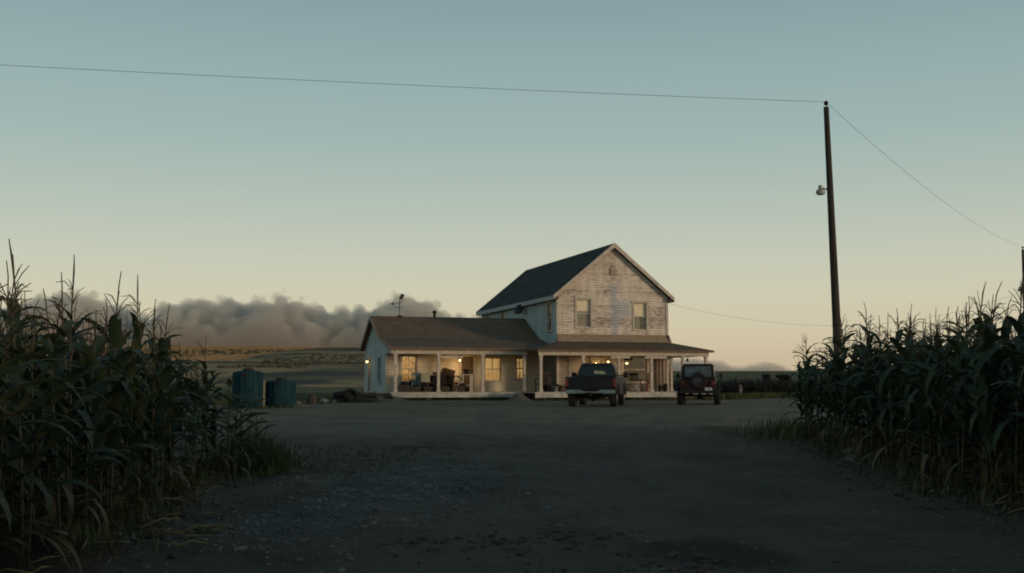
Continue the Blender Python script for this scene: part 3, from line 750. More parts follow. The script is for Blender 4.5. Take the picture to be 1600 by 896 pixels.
# ------------------------------------------------------------------ water tanks
mt['tank'] = M('blue_poly', (.006, .030, .044), .8, .4, 2.5, .004, spec=.08, c2=(.016, .05, .064), stretch=(3,3,.3))
mt['tank_lid'] = M('black_lid', (.014,.014,.016), .6)
def tank(x, y, r, h, label):
    t = empty('water_tank', (x, y, gz(x, y)-.01)); tag(t, label, 'water tank', 'blue water tanks beside the yard')
    m = MB(); seg = 48; prof = [(.97,0),(1,.04),(1,.30),(.985,.33),(1,.36),(1,.62),(.985,.65),(1,.68),(1,.90),(.97,.945),(.80,.965),(.55,.985),(.28,1.0),(.0,1.0)]
    for rr, hh in prof:
        for k in range(seg):
            a = 2*PI*k/seg; f = 1+(.014*math.cos(a*14) if .03 < hh < .93 else 0)
            m.v.append((r*rr*f*math.cos(a), r*rr*f*math.sin(a), h*hh))
    n = len(prof)
    for i in range(n-1):
        for k in range(seg): m.f.append((i*seg+k, i*seg+(k+1)%seg, (i+1)*seg+(k+1)%seg, (i+1)*seg+k))
    m.build('tank_shell', mt['tank'], t, smooth='all', recalc=True)
    m = MB(); m.lathe([(.0,h*.97),(.19,h*.97),(.2,h*.975+.07),(.16,h*.975+.11),(.0,h*.975+.12)], 20); m.build('lid', mt['tank_lid'], t, smooth=True)
    m = MB(); m.box(-.07,.07,-r-.03,-r*.95,h*.83,h*.95); m.tube([(r*.2,-r*.9,.1),(r*.2,-r-.12,.1),(r*.2,-r-.12,.04)], .035, 8); m.build('outlet', mt['tank_lid'], t)
tank(-9.62, 41.2, .56, 1.38, 'tall blue ribbed water tank with black lid beside the left corn')
tank(-8.52, 41.7, .55, 1.03, 'shorter blue water tank with black lid to the right of the tall one')
m = MB(); x, y = -9.08, 41.25; g = gz(x, y); m.tube([(x, y, g-.05), (x, y, g+1.0)], .07, 10); m.lathe([(.075,g+1.0),(.085,g+1.03),(.0,g+1.06)], 10, (x,y,0)); m.box(x-.1,x+.1,y-.02,y+.02,g+.25,g+.32)
tag(m.build('standpipe', M('tan_pipe', (.17,.15,.11), .7), smooth=True), 'tan standpipe post between the two blue tanks', 'pipe')

# ------------------------------------------------------------------ rocks and junk by the yard edge
mt['rock'] = M('field_stone', (.10, .092, .08), .9, .4, 5, .01)
mt['rock_d'] = M('dark_stone', (.035, .033, .033), .9, .4, 5, .01)
mt['rock_p'] = M('pale_stone', (.19, .17, .13), .9, .3, 5, .01)
def rockobj(x, y, r, mat, label, group='field stones along the left edge of the yard', sq=.7, name='rock', cat='rock'):
    m = MB(); m.rock((0,0,0), r, sq, 2, .5)
    o = m.build(name, mt[mat], smooth=True, loc=(x, y, gz(x, y)+r*sq*.45)); return tag(o, label, cat, group)
random.seed(21)
for k in range(16):
    f = k/15; x = -9.9+f*2.0+random.uniform(-.2,.2); y = 48.2+f*2.6+random.uniform(-.5,.5)
    rockobj(x, y, random.uniform(.06,.17), random.choice(('rock','rock_d','rock')), 'small field stone in the scatter between tanks and junk pile')
rockobj(-8.42, 50.6, .24, 'rock_p', 'pale tan boulder between the stump and the junk pile', None)
m = MB(); m.lathe([(.26,-.1),(.22,.1),(.2,.34),(.19,.40),(.0,.42)], 12); 
for k in range(4): a = k*1.6; m.tube([(0,0,.1),(.35*math.cos(a),.35*math.sin(a),-.05)], [.1,.03], 6)
x, y = -8.66, 49.0; tag(m.build('tree_stump', mt['wood_dark'], smooth=True, loc=(x, y, gz(x, y))), 'dark tree stump among the stones at the yard edge', 'stump')
def tyre(x, y, rz, tilt, label, z=0):
    m = MB(); r, h = .36, .12; m.lathe([(r*.58,-h),(r*.9,-h),(r,-h*.5),(r,h*.5),(r*.9,h),(r*.58,h),(r*.55,0),(r*.58,-h)], 24, cap=False)
    o = m.build('old_tyre', mt['tyre'], smooth=True, loc=(x, y, gz(x, y)+.12+z)); o.rotation_euler = (tilt, 0, rz); tag(o, label, 'tyre', 'old tyres in the junk pile')
tyre(-8.02, 52.4, 0, R(8), 'old tyre lying flat at the left end of the junk pile'); tyre(-7.95, 52.5, 1, R(-10), 'old tyre lying on top of another tyre', .24); tyre(-7.45, 52.3, .5, R(62), 'old tyre leaning upright in the middle of the junk pile', .2)
def logobj(x, y, L, r, rz, z, label):
    m = MB(); m.tube([(-L/2,0,0),(-L/6,.03,.02),(L/5,-.02,.0),(L/2,.02,.01)], [r*1.1,r,r*.95,r*.8], 10)
    o = m.build('log', mt['wood_dark'], smooth=True, loc=(x, y, gz(x, y)+r+z)); o.rotation_euler = (0, R(3), rz); tag(o, label, 'log', 'logs in the junk pile')
logobj(-7.2, 53.0, 1.7, .14, .2, 0, 'thick dark log at the foot of the junk pile'); logobj(-7.1, 53.12, 1.5, .11, -.1, .24, 'dark log lying across the thick log'); logobj(-7.45, 53.6, 1.3, .1, .5, .2, 'short slanting log at the back of the junk pile')
logobj(-6.6, 54.3, 1.2, .12, .1, .1, 'dark log beside the earth mound'); logobj(-7.2, 55.4, 1.6, .10, -.1, .0, 'thin dark log against the blue end wall')
rockobj(-6.75, 52.9, .2, 'rock_d', 'dark stone at the right of the junk pile', None); rockobj(-6.35, 53.9, .22, 'rock', 'brown stone at the foot of the earth mound', None); rockobj(-7.5, 54.2, .26, 'rock_d', 'dark boulder behind the leaning tyre', None)
rockobj(-7.0, 54.6, .16, 'rock_p', 'small pale stone on the junk pile', None); rockobj(-5.95, 55.1, .18, 'rock_d', 'dark stone at the left corner of the porch', None); rockobj(-6.2, 54.9, .13, 'rock', 'small brown stone beside the porch corner', None)

# ------------------------------------------------------------------ things on the porch
def H2W(a, b, z): 
    th = R(17.2); return (2.395+a*math.cos(th)-b*math.sin(th), 60+a*math.sin(th)+b*math.cos(th), HZ+z)
def pthing(name, a, b, label, cat, rz=0, group=None, z=.481):
    return tag(empty(name, H2W(a, b, z), R(17.2)+rz), label, cat, group)
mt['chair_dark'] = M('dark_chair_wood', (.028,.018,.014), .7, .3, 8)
mt['chair_red'] = M('rusty_red_metal', (.11,.04,.028), .6, .4, 6)
mt['blue_plastic'] = M('pale_blue_plastic', (.16,.22,.23), .6, .25, 4)
mt['white_enamel'] = M('white_enamel', (.55,.50,.42), .5, .15, 4)
mt['cloth'] = M('grey_cloth', (.20,.19,.17), .9, .3, 6, .01)
def chair(name, a, b, mat, label, rz, sw=.5, sh=.42, bh=.95, rocker=False, cat='chair'):
    t = pthing(name, a, b, label, cat, rz); k = sw/2
    m = MB(); m.box(-k,k,-k,k,sh-.04,sh); m.build('seat', mt[mat], t, bevel=.01)
    m = MB(); 
    for i in range(5): x = -k+.05+i*(sw-.1)/4; m.hexa([(x-.028,k-.03,sh),(x+.028,k-.03,sh),(x+.028,k,sh),(x-.028,k,sh),(x-.028,k+.12,bh),(x+.028,k+.12,bh),(x+.028,k+.15,bh),(x-.028,k+.15,bh)])
    m.hexa([(-k,k+.10,bh-.1),(k,k+.10,bh-.1),(k,k+.13,bh-.1),(-k,k+.13,bh-.1),(-k,k+.12,bh+.03),(k,k+.12,bh+.03),(k,k+.15,bh+.03),(-k,k+.15,bh+.03)])
    m.build('backrest', mt[mat], t)
    for sx in (-1,1):
        for sy in (-1,1):
            m = MB(); m.box(sx*k-.025*(1+sx), sx*k+.025*(1-sx), sy*k-.025*(1+sy), sy*k+.025*(1-sy), .04 if rocker else 0, sh-.041); m.build('leg', mt[mat], t)
        m = MB(); m.box(sx*k-.03, sx*k+.03, -k-.05, k+.05, sh+.2, sh+.235); m.box(sx*k-.02, sx*k+.02, -k, -k+.04, sh, sh+.2); m.build('armrest', mt[mat], t)
        if rocker:
            m = MB(); m.tube([(sx*k,-k-.15,.10),(sx*k,-k*.3,.02),(sx*k,k*.5,.02),(sx*k,k+.3,.12)], .022, 6); m.build('rocker', mt[mat], t)
    return t
def table(name, a, b, mat, label, w, d, h, cat='table', shelf=True, rz=0):
    t = pthing(name, a, b, label, cat, rz)
    m = MB(); m.box(-w/2,w/2,-d/2,d/2,h-.04,h); m.build('table_top', mt[mat], t, bevel=.008)
    for sx in (-1,1):
        for sy in (-1,1):
            m = MB(); x, y = sx*(w/2-.05), sy*(d/2-.05); m.box(x-.03,x+.03,y-.03,y+.03,0,h-.041); m.build('leg', mt[mat], t)
    if shelf: m = MB(); m.box(-w/2+.03,w/2-.03,-d/2+.03,d/2-.03,h*.35,h*.35+.03); m.build('shelf', mt[mat], t)
    return t
chair('plastic_chair', -7.35, 1.15, 'blue_plastic', 'pale blue chair at the left end of the porch', R(160), .5, .42, .95)
table('side_table', -6.85, 1.05, 'wood_mid', 'brown slatted table in front of the lit wall', .75, .5, .5)
m = MB(); m.box(-.24,.24,-.2,.2,0,.40); m.box(-.26,.26,-.22,.22,.40,.45)
o = m.build('storage_box', M('pale_box', (.30,.27,.2), .8), bevel=.01); o.location = H2W(-6.95, 1.05, .481+.502); o.rotation_euler.z = R(17.2); tag(o, 'pale lidded box on the brown porch table', 'box')
chair('wooden_armchair', -6.2, 1.2, 'chair_dark', 'dark slatted armchair behind the second porch post', R(170), .6, .42, 1.0)
chair('rocking_chair', -5.75, .95, 'chair_dark', 'dark rocking chair turned sideways under the porch lamp', R(75), .55, .44, 1.15, True, 'rocking chair')
t = pthing('wagon_wheel', -5.2, 1.25, 'old dark spoked wheel leaning against the clutter under the lamp', 'wheel', R(-8))
m = MB(); m.lathe([(.36,-.04),(.42,-.04),(.42,.04),(.36,.04),(.36,-.04)], 28, (0,0,.43), 'y', cap=False); m.build('rim', mt['wood_dark'], t)
m = MB(); m.lathe([(0,-.09),(.07,-.08),(.07,.08),(0,.09)], 12, (0,0,.43), 'y'); m.build('hub', mt['wood_dark'], t)
for k in range(10):
    m = MB(); a = 2*PI*k/10; m.tube([(.06*math.cos(a),0,.43+.06*math.sin(a)),(.37*math.cos(a),0,.43+.37*math.sin(a))], .018, 5); m.build('spoke', mt['wood_mid'], t)
def crate(a, b, w, d, h, label, mat='wood_dark', rz=0):
    t = pthing('wooden_crate', a, b, label, 'crate', rz)
    m = MB(); n = 3
    for i in range(n):
        z0 = .02+i*(h-.02)/n; z1 = z0+(h-.02)/n-.02
        m.box(-w/2,w/2,-d/2,-d/2+.02,z0,z1); m.box(-w/2,w/2,d/2-.02,d/2,z0,z1); m.box(-w/2,-w/2+.02,-d/2+.021,d/2-.021,z0,z1); m.box(w/2-.02,w/2,-d/2+.021,d/2-.021,z0,z1)
    m.box(-w/2+.021,w/2-.021,-d/2+.021,d/2-.021,.02,.04); m.build('slat_box', mt[mat], t)
    m = MB(); 
    for k in range(7): m.rock((random.uniform(-w*.3,w*.3),random.uniform(-d*.3,d*.3),h-.04), .09, .8, 1, .4)
    m.build('contents', mt['rock_d'], t)
t = pthing('porch_couch', -6.55, 1.75, 'dark upholstered couch against the lit wall behind the porch chairs', 'couch', R(180))
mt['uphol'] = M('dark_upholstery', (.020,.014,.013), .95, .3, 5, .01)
m = MB(); m.box(-.8,.8,-.38,.3,.12,.42); m.build('seat', mt['uphol'], t, bevel=.04)
m = MB(); m.box(-.8,.8,.2,.42,.30,.86); m.build('backrest', mt['uphol'], t, bevel=.05)
for sx in (-1,1):
    m = MB(); m.box(sx*.88-.1,sx*.88+.1,-.38,.42,.06,.62); m.build('armrest', mt['uphol'], t, bevel=.04)
def barrel(a, b, r, h, label, mat='chair_dark'):
    m = MB(); m.lathe([(0,0),(r*.86,0),(r*.97,h*.28),(r,h*.5),(r*.97,h*.72),(r*.86,h),(r*.80,h),(r*.80,h-.04),(0,h-.04)], 20)
    o = m.build('barrel', mt[mat], smooth=True); o.location = H2W(a, b, .481); o.rotation_euler.z = R(17.2); tag(o, label, 'barrel')
barrel(-5.5, 1.7, .3, .86, 'dark barrel behind the spoked wheel'); barrel(-7.0, .75, .22, .5, 'small dark keg before the brown table')
m = MB(); m.box(-.32,.32,-.02,.02,0,1.25); m.box(-.26,.26,-.03,-.021,.1,1.15); o = m.build('leaning_board', mt['chair_dark']); o.location = H2W(-5.62, 2.0, .481+.0); o.rotation_euler = (R(-9), R(14), R(17.2)); tag(o, 'dark panel leaning askew on the wall below the porch lamp', 'board')
barrel(-.75, -.3, .28, .8, 'dark barrel against the shaded corner wall left of the truck')
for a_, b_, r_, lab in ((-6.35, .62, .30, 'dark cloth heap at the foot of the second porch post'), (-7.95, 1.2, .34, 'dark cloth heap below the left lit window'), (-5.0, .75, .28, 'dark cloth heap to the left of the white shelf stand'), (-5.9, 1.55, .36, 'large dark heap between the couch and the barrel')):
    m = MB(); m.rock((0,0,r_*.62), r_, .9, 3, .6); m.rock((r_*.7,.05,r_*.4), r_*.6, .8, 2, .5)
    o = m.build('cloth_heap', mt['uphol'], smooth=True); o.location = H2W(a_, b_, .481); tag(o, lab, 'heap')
random.seed(5)
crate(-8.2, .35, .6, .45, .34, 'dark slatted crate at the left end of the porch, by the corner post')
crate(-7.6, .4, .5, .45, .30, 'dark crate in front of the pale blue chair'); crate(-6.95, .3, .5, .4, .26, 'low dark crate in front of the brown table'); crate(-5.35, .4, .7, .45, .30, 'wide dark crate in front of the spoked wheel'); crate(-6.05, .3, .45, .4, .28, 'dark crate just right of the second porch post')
table('shelf_stand', -4.62, 1.3, 'white_enamel', 'white open shelf stand beside the brown door', .6, .42, .92, 'shelf stand')
m = MB(); m.lathe([(.0,0),(.12,0),(.16,.26),(.165,.27),(.15,.27),(.11,.02),(0,.02)], 16); b_ = m.build('flower_pot', mt['chair_dark'], smooth=True); b_.location = H2W(-4.62, 1.3, .481+.921); tag(b_, 'dark pot standing on the white shelf stand', 'pot')
chair('porch_chair', -1.15, -.85, 'chair_dark', 'dark chair in the shade left of the tall pale post', R(200), .5, .43, 1.0)
crate(-.45, -.75, .6, .45, .4, 'dark crate in the shaded corner beside the truck'); crate(-.1, -1.4, .45, .4, .3, 'small dark crate near the edge of the shaded porch')
m = MB(); m.lathe([(.0,0),(.11,0),(.15,.28),(.155,.29),(.14,.29),(.1,.02),(0,.02)], 16); b_ = m.build('bucket', mt['galv'], smooth=True); b_.location = H2W(-.62, -1.5, .481); tag(b_, 'small grey metal bucket at the shaded porch edge', 'bucket')
chair('metal_chair', 4.85, -.75, 'chair_red', 'rusty red porch chair below the right end of the wide window', R(195), .5, .42, .98)
m = MB(); m.rock((0,0,.2), .3, .75, 3, .45); o = m.build('sack', mt['cloth'], smooth=True); o.location = H2W(4.15, -.7, .481); tag(o, 'grey sack slumped under the wide window', 'sack')
def pot_plant(a, b, label, s=1):
    t = pthing('potted_plant', a, b, label, 'plant')
    m = MB(); m.lathe([(.0,0),(.1*s,0),(.13*s,.2*s),(.12*s,.2*s),(0,.17*s)], 14); m.build('pot', mt['chair_dark'], t, smooth=True)
    m = MB()
    for k in range(70):
        a_ = random.random()*6.28; e = random.uniform(.2,1.4); L = random.uniform(.12,.32)*s; d = Vector((math.cos(a_)*math.cos(e), math.sin(a_)*math.cos(e), math.sin(e))); c = d.cross(Z).normalized()*.025
        p = Vector((0,0,.19*s)); m.add([p, p+d*L*.6+c, p+d*L-Z*.03, p+d*L*.6-c], [(0,1,2,3)])
    m.build('foliage', mt['leafy'], t, recalc=False)
mt['leafy'] = M('dark_leaves', (.035,.045,.018), .7, .4, 6)
pot_plant(5.85, -.9, 'low green potted plant beside the right porch post', 1.1); pot_plant(5.35, -1.3, 'small potted plant to the left of the right porch post', .9)
t = pthing('hanging_bell', 6.6, -2.1, 'small dark bell hanging from the porch beam at the right', 'bell', z=2.358)
m = MB(); m.tube([(0,0,0),(0,0,-.1)], .01, 5); m.lathe([(.0,-.1),(.05,-.11),(.06,-.2),(.1,-.27),(.09,-.27),(.0,-.2)], 14); m.build('bell_body', mt['metal_dark'], t, smooth=True)

# ------------------------------------------------------------------ utility poles and wires
mt['pole'] = M('creosoted_pole', (.040,.031,.026), .85, .4, 4, .01, stretch=(4,4,.25))
def utility_pole(top, base, label):
    b = Vector(base); d = Vector(top)-b
    t = tag(empty('utility_pole', base), label, 'utility pole', 'utility poles along the lane')
    m = MB(); n = 8; m.tube([d*(i/n)-Z*(.3 if i == 0 else 0) for i in range(n+1)], [.15-.065*i/n for i in range(n+1)], 12); m.build('shaft', mt['pole'], t, smooth=True)
    m = MB(); m.tube([d, d+Z*.09], .02, 6); m.lathe([(.0,.07),(.05,.07),(.075,.11),(.05,.13),(.07,.16),(.04,.2),(0,.21)], 12, tuple(d)); m.build('insulator', mt['metal_dark'], t, smooth=True)
    h = 7.0; p = d*(h/d.z)
    m = MB(); m.tube([p+Vector((-.08,0,.0)), p+Vector((-.25,-.03,.03)), p+Vector((-.30,-.03,.0))], .025, 6); m.lathe([(.0,.02),(.07,.02),(.07,.1),(.05,.12),(0,.13)], 10, tuple(p+Vector((-.31,-.03,.0))))
    lm = m.build('yard_lamp', mt['galv'], t, smooth=True)
    m = MB(); m.lathe([(.05,.02),(.14,-.04),(.15,-.10),(.12,-.17),(.0,-.2)], 14, tuple(p+Vector((-.31,-.03,.0)))); m.build('lens', M('lamp_lens', (.3,.3,.28), .3), lm, smooth=True)
    m = MB(); m.box(-.05,.05,-.2,-.13,1.6,1.9); m.build('meter_box', mt['galv'], t)
    return t
P1t, P1b = (9.93, 35, 9.95), (10.16, 35, gz(10.1, 35))
P2t, P2b = (33.32, 73, 9.9), (33.3, 73, gz(33.3, 73))
utility_pole(P1t, P1b, 'tall dark leaning utility pole rising behind the right corn')
utility_pole(P2t, P2b, 'distant utility pole cut by the right edge of the photo')
mt['wire'] = M('wire', (.05,.055,.058), .6)
def wire(a, b, sag, r, label, n=40):
    a, b = Vector(a), Vector(b); m = MB()
    m.tube([a.lerp(b, i/n) - Z*sag*4*(i/n)*(1-i/n) for i in range(n+1)], r, 5); tag(m.build('power_line', mt['wire'], smooth='all'), label, 'power line', 'power lines from the poles')
wire((9.93, 35, 10.12), (-44.0, 26.2, 10.8), .25, .0065, 'long thin wire crossing the sky to the left from the near pole')
wire((9.93, 35, 10.12), (33.32, 73, 10.05), .62, .0058, 'thin wire from the near pole down to the distant pole')
wire(H2W(W+.03, -.02, 5.3), (33.3, 73, 7.2), 1.7, .006, 'faint sagging wire from the farmhouse corner to the distant pole')

# ------------------------------------------------------------------ corn
def leafmat(name, c, c2, dry):
    t = NT(name); oi = t.new('ShaderNodeObjectInfo'); v = t.coord((1,1,1)); n = t.noise(v, 2.2, 4); x, y, z = t.sep(v)
    k = t.math('ADD', t.math('MULTIPLY', oi.outputs['Random'], .55), t.math('MULTIPLY', n, .6))
    c_ = t.mix(t.ss(k, .25, .85), c, c2)
    dn = t.ss(t.math('ADD', t.noise(t.coord((3,3,1.5)), 2.5, 3), t.math('MULTIPLY', t.ss(z, .8, .1), .26)), .58, .70)
    c_ = t.mix(t.math('MULTIPLY', dn, .8), c_, dry)
    t.base(c_)
    tl = t.new('ShaderNodeBsdfTranslucent'); t.L(c_, tl.inputs['Color']); mx = t.new('ShaderNodeMixShader'); mx.inputs[0].default_value = .22
    t.fin(.5, .25); t.L(t.bs.outputs[0], mx.inputs[1]); t.L(tl.outputs[0], mx.inputs[2]); t.L(mx.outputs[0], t.out.inputs['Surface'])
    return t.m
mt['corn_leaf'] = leafmat('corn_leaf', (.026,.042,.023), (.046,.064,.028), (.15,.105,.05))
mt['corn_stalk'] = M('corn_stalk', (.060,.075,.035), .55, .35, 5, c2=(.085,.07,.04))
mt['tassel'] = M('corn_tassel', (.085,.070,.045), .85, .3, 9)
mt['ear'] = M('corn_husk', (.08,.095,.045), .6, .3, 7)

def corn_meshes(h, seed, tall=0.0, young=False):
    rd = random.Random(seed)
    lean = Vector((rd.uniform(-.05,.05), rd.uniform(-.05,.05), 0)); n = 8
    ax = lambda z: Vector((lean.x*z*z*.6, lean.y*z*z*.6, z))
    st = MB(); pts = []; rr = []
    for i in range(n+1):
        z = h*i/n; pts.append(ax(z)); rr.append(.0135*(1-.62*i/n)+(.002 if i % 2 == 0 else 0))
    st.tube(pts, rr, 6)
    # brace roots
    for k in range(4):
        a = k*1.57+rd.random(); st.tube([(0,0,.07),(.05*math.cos(a),.05*math.sin(a),-.03)], [.005,.004], 4, False)
    lf = MB(); nl = rd.randint(11, 14) if not young else 8; az = rd.random()*6.28
    for i in range(nl):
        f = i/(nl-1); z = h*(.10+.83*f); az += PI + rd.uniform(-.45,.45)
        L = (.50+.50*math.sin(PI*min(1, .25+.62*f)))*rd.uniform(.75,1.0)*(h/1.9)
        wm = (.036+.019*math.sin(PI*(.2+.6*f)))*rd.uniform(.85,1.15)
        if f > .75: L *= .62 if f > .9 else .8; drop *= .8
        e0 = R(rd.uniform(52,76) + 6*f); drop = R(rd.uniform(15,80) - (25*f)); seg = 8
        if f < .22: drop = R(rd.uniform(60,88)); e0 = R(rd.uniform(10,50)); wm *= .7
        p = ax(z); tw = rd.uniform(-.5,.5); ph = rd.random()*6; brk = rd.random() < .22; bk = rd.uniform(.35,.6); azc = az
        base = len(lf.v)
        for s in range(seg+1):
            t_ = s/seg
            e = e0 - (e0+drop)*(t_**1.35)
            if brk and t_ > bk: e -= R(55)
            azc = az + tw*t_*.6
            d = Vector((math.cos(azc)*math.cos(e), math.sin(azc)*math.cos(e), math.sin(e)))
            if s: p = p + d*(L/seg)
            side = Vector((-math.sin(azc), math.cos(azc), 0)); up = d.cross(side); up = -up if up.z < 0 else up
            roll = tw*t_*1.4; sd = side*math.cos(roll)+up*math.sin(roll); nu = up*math.cos(roll)-side*math.sin(roll)
            w = wm*min(1, .45+t_*4)*(1-t_**2.4)+.0015
            wv = .012*math.sin(t_*17+ph)*(1-t_)
            lf.v += [tuple(p+sd*w+nu*(w*.35+wv)), tuple(p), tuple(p-sd*w+nu*(w*.35-wv))]
        for s in range(seg):
            a = base+s*3; lf.f += [(a,a+1,a+4,a+3), (a+1,a+2,a+5,a+4)]
    # sheaths and an ear
    if rd.random() < .6 and not young:
        z = h*.48; a = rd.random()*6.28; q = Vector((math.cos(a)*.4, math.sin(a)*.4, 1)).normalized()
        p = ax(z); st.tube([p, p+q*.05, p+q*.14, p+q*.21, p+q*.26], [.012,.024,.028,.018,.004], 7)
    ts = MB(); tp = ax(h)
    if not young:
        sl = rd.uniform(.26,.44)+tall; cd = Vector((rd.uniform(-.18,.18), rd.uniform(-.1,.1), 1)).normalized()
        q = [tp-cd*.02, tp+cd*sl*.3, tp+cd*sl*.7, tp+cd*sl+Vector((rd.uniform(-.03,.04),0,0))]
        ts.tube(q, [.006,.0075 if tall else .006,.009 if tall else .0055,.004], 5)
        for k in range(rd.randint(4, 9)):
            a = rd.random()*6.28; e = R(rd.uniform(25,70)); L = rd.uniform(.14,.28); d = Vector((math.cos(a)*math.cos(e), math.sin(a)*math.cos(e), math.sin(e)))
            b = tp+cd*rd.uniform(.0,sl*.35); dr = rd.uniform(.0,.09)
            ts.tube([b, b+d*L*.5+Z*.01, b+d*L-Z*dr], [.004,.0048,.003], 4)
    return (st.mesh('stalk', mt['corn_stalk'], 'all'), lf.mesh('leaf_blades', mt['corn_leaf'], 'all', recalc=False), ts.mesh('tassel', mt['tassel'], 'all') if ts.v else None)
variants = [corn_meshes(1.70+.03*(k % 4), 100+k) for k in range(12)]
tallv = [corn_meshes(1.9, 300+k, .16) for k in range(4)]
youngv = [corn_meshes(1.15, 400+k, 0, True) for k in range(3)]
def corn(x, y, s, rz, ms, label, group):
    t = tag(empty('corn_plant', (x, y, gz(x, y)-.01), rz), label, 'corn plant', group); t.scale = (s,)*3
    t.rotation_euler = (random.uniform(-.05,.05), random.uniform(-.05,.05), rz)
    for nm, me in zip(('stalk','leaf_blades','tassel'), ms):
        if me: link(bpy.data.objects.new(nm, me), t)
random.seed(11)
GL, GR = 'corn plants of the left field edge', 'corn plants of the right field edge'
lbL = 'green corn plant in the dense front rows left of the lane'; lbR = 'green corn plant in the dense front rows right of the lane'
stuff = []
# left field: rows run away from the camera
cnt = 0
for r in range(11):
    x0 = -3.22 - r*.62; y = 4.6 + (r % 2)*.12
    while y < 15.3 - .04*r:
        x = x0 - .135*max(0, y-8) + random.uniform(-.1,.1); yy = y + random.uniform(-.05,.05)
        vis = x/yy > -.53 and yy > 6.4
        s = random.uniform(.74,1.0)*(1.03 if yy < 10 else (1.0 if yy < 13.5 else .93))
        if r < 3 and vis:
            corn(x, yy, s, random.random()*6.28, random.choice(variants), lbL, GL); cnt += 1
        elif r < 9 or vis: stuff.append((x, yy, s))
        y += .27*random.uniform(.85,1.15)
nL = cnt
for (x, y, s, lab) in ((-4.05, 9.25, 1.02, 'tallest corn plant at the left, its tassel spike highest against the sky'), (-4.1, 10.6, 1.02, 'tall corn plant whose upright tassel stands second from the left edge'), (-4.15, 12.2, 1.0, 'tall corn plant with a leaning tassel before the smoke')):
    corn(x, y, s, random.random()*6.28, tallv[random.randint(0,3)], lab, GL)
for (x, y, s) in ((-4.05,15.5,.95),(-4.5,15.8,1.05),(-4.9,15.5,1.1),(-3.95,16.1,.8),(-5.3,15.8,1.1),(-4.3,16.4,.75),(-3.75,15.0,1.15),(-3.7,15.6,1.0),(-3.55,14.5,.95),(-3.95,14.8,1.2),(-3.65,16.3,.7)):
    corn(x, y, s, random.random()*6.28, random.choice(youngv), 'short young corn plant without tassel at the far end of the left field', 'young corn plants at the end of the left field')
# right field
for r in range(13):
    x0 = 5.12 + r*.62; y = -7.0 + (r % 2)*.12 if r < 6 else 6
    while y < 23.6 - .05*r:
        x = x0 + random.uniform(-.1,.1) + max(0, y-13)*.085; yy = y + random.uniform(-.05,.05)
        vis = x/max(yy, .1) < .50 and yy > 9
        s = random.uniform(.84,1.15)*(1.0 if yy < 21.5 else .88)
        if r < 3 and vis:
            corn(x, yy, s, random.random()*6.28, random.choice(variants), lbR, GR); cnt += 1
        elif yy > 9 or r < 5: stuff.append((x, yy, s))
        y += .30*random.uniform(.85,1.15)
print('individual corn', nL, cnt-nL, 'stuff', len(stuff))
for (x, y, s, lab) in ((5.75, 12.55, 1.06, 'tall corn plant with a high tassel near the right edge'), (5.9, 14.3, 1.05, 'tall corn plant with a crooked tassel right of the pole')):
    corn(x, y, s, random.random()*6.28, tallv[random.randint(0,3)], lab, GR)
# the rows behind, one mass
vs, fs, mi = [], [], []
src = [[([tuple(v.co) for v in me.vertices], [tuple(p.vertices) for p in me.polygons]) for me in ms] for ms in variants[:6]]
for (x, y, s) in stuff:
    a = random.random()*6.28; ca, sa = math.cos(a)*s, math.sin(a)*s; g = gz(x, y)-.01
    for k, (pv, pf) in enumerate(random.choice(src)):
        n = len(vs); vs += [(x+p[0]*ca-p[1]*sa, y+p[0]*sa+p[1]*ca, g+p[2]*s) for p in pv]; fs += [tuple(i+n for i in f) for f in pf]; mi += [k]*len(pf)
me = bpy.data.meshes.new('corn_field'); me.from_pydata(vs, [], fs)
for k in ('corn_stalk','corn_leaf','tassel'): me.materials.append(mt[k])
me.polygons.foreach_set('material_index', mi); me.polygons.foreach_set('use_smooth', [True]*len(fs)); me.update()
tag(link(bpy.data.objects.new('corn_field', me)), kind='stuff')

# ------------------------------------------------------------------ grass, weeds, stones, litter
def blades(name, spots, mat, hmin, hmax, w, lean=.5):
    m = MB()
    for (x, y, k) in spots:
        a = random.random()*6.28; h = random.uniform(hmin, hmax)*k; g = gz(x, y)-.01; l = random.uniform(.1, lean)*h
        d = Vector((math.cos(a)*l, math.sin(a)*l, 0)); c = Vector((-math.sin(a), math.cos(a), 0))*w*random.uniform(.6,1.2); p = Vector((x,y,g))
        m.add([p-c, p+c, p+d*.35+Z*h*.6+c*.7, p+d*.35+Z*h*.6-c*.7, p+d+Z*h*random.uniform(.8,1)], [(0,1,2,3),(3,2,4)])
    return tag(m.build(name, mat, recalc=False), kind='stuff')
mt['grass'] = M('verge_grass', (.040,.055,.020), .7, .4, 2, c2=(.10,.11,.036))
mt['dry_grass'] = M('dry_grass', (.17,.135,.075), .8, .4, 3)
mt['brush'] = M('dark_brush', (.030,.023,.022), .9, .45, .6, c2=(.045,.036,.026))
sp = []
for k in range(5200):
    r = random.random()
    if r < .5: x = random.gauss(-3.72,.26); y = random.gauss(16.3,.5); kk = max(.15, 1.05-abs(x+3.8)*1.1)*random.choice((.5,.8,1,1.15))
    elif r < .62: y = random.uniform(8,16); x = random.gauss(-3.1,.2)-.135*(y-8); kk = .35
    elif r < .8: x = random.gauss(5.9,.4); y = random.gauss(23.4,.9); kk = .7
    elif r < .92: x = random.gauss(4.95,.16)+max(0,0); y = random.uniform(11,23); x += max(0, y-13)*.085; kk = .4
    else: x = random.gauss(-2.7,.9); y = random.gauss(18.8,1.4); kk = .16
    sp.append((x, y, kk))
blades('weeds', sp, mt['grass'], .22, .72, .010, .75)
sp = []
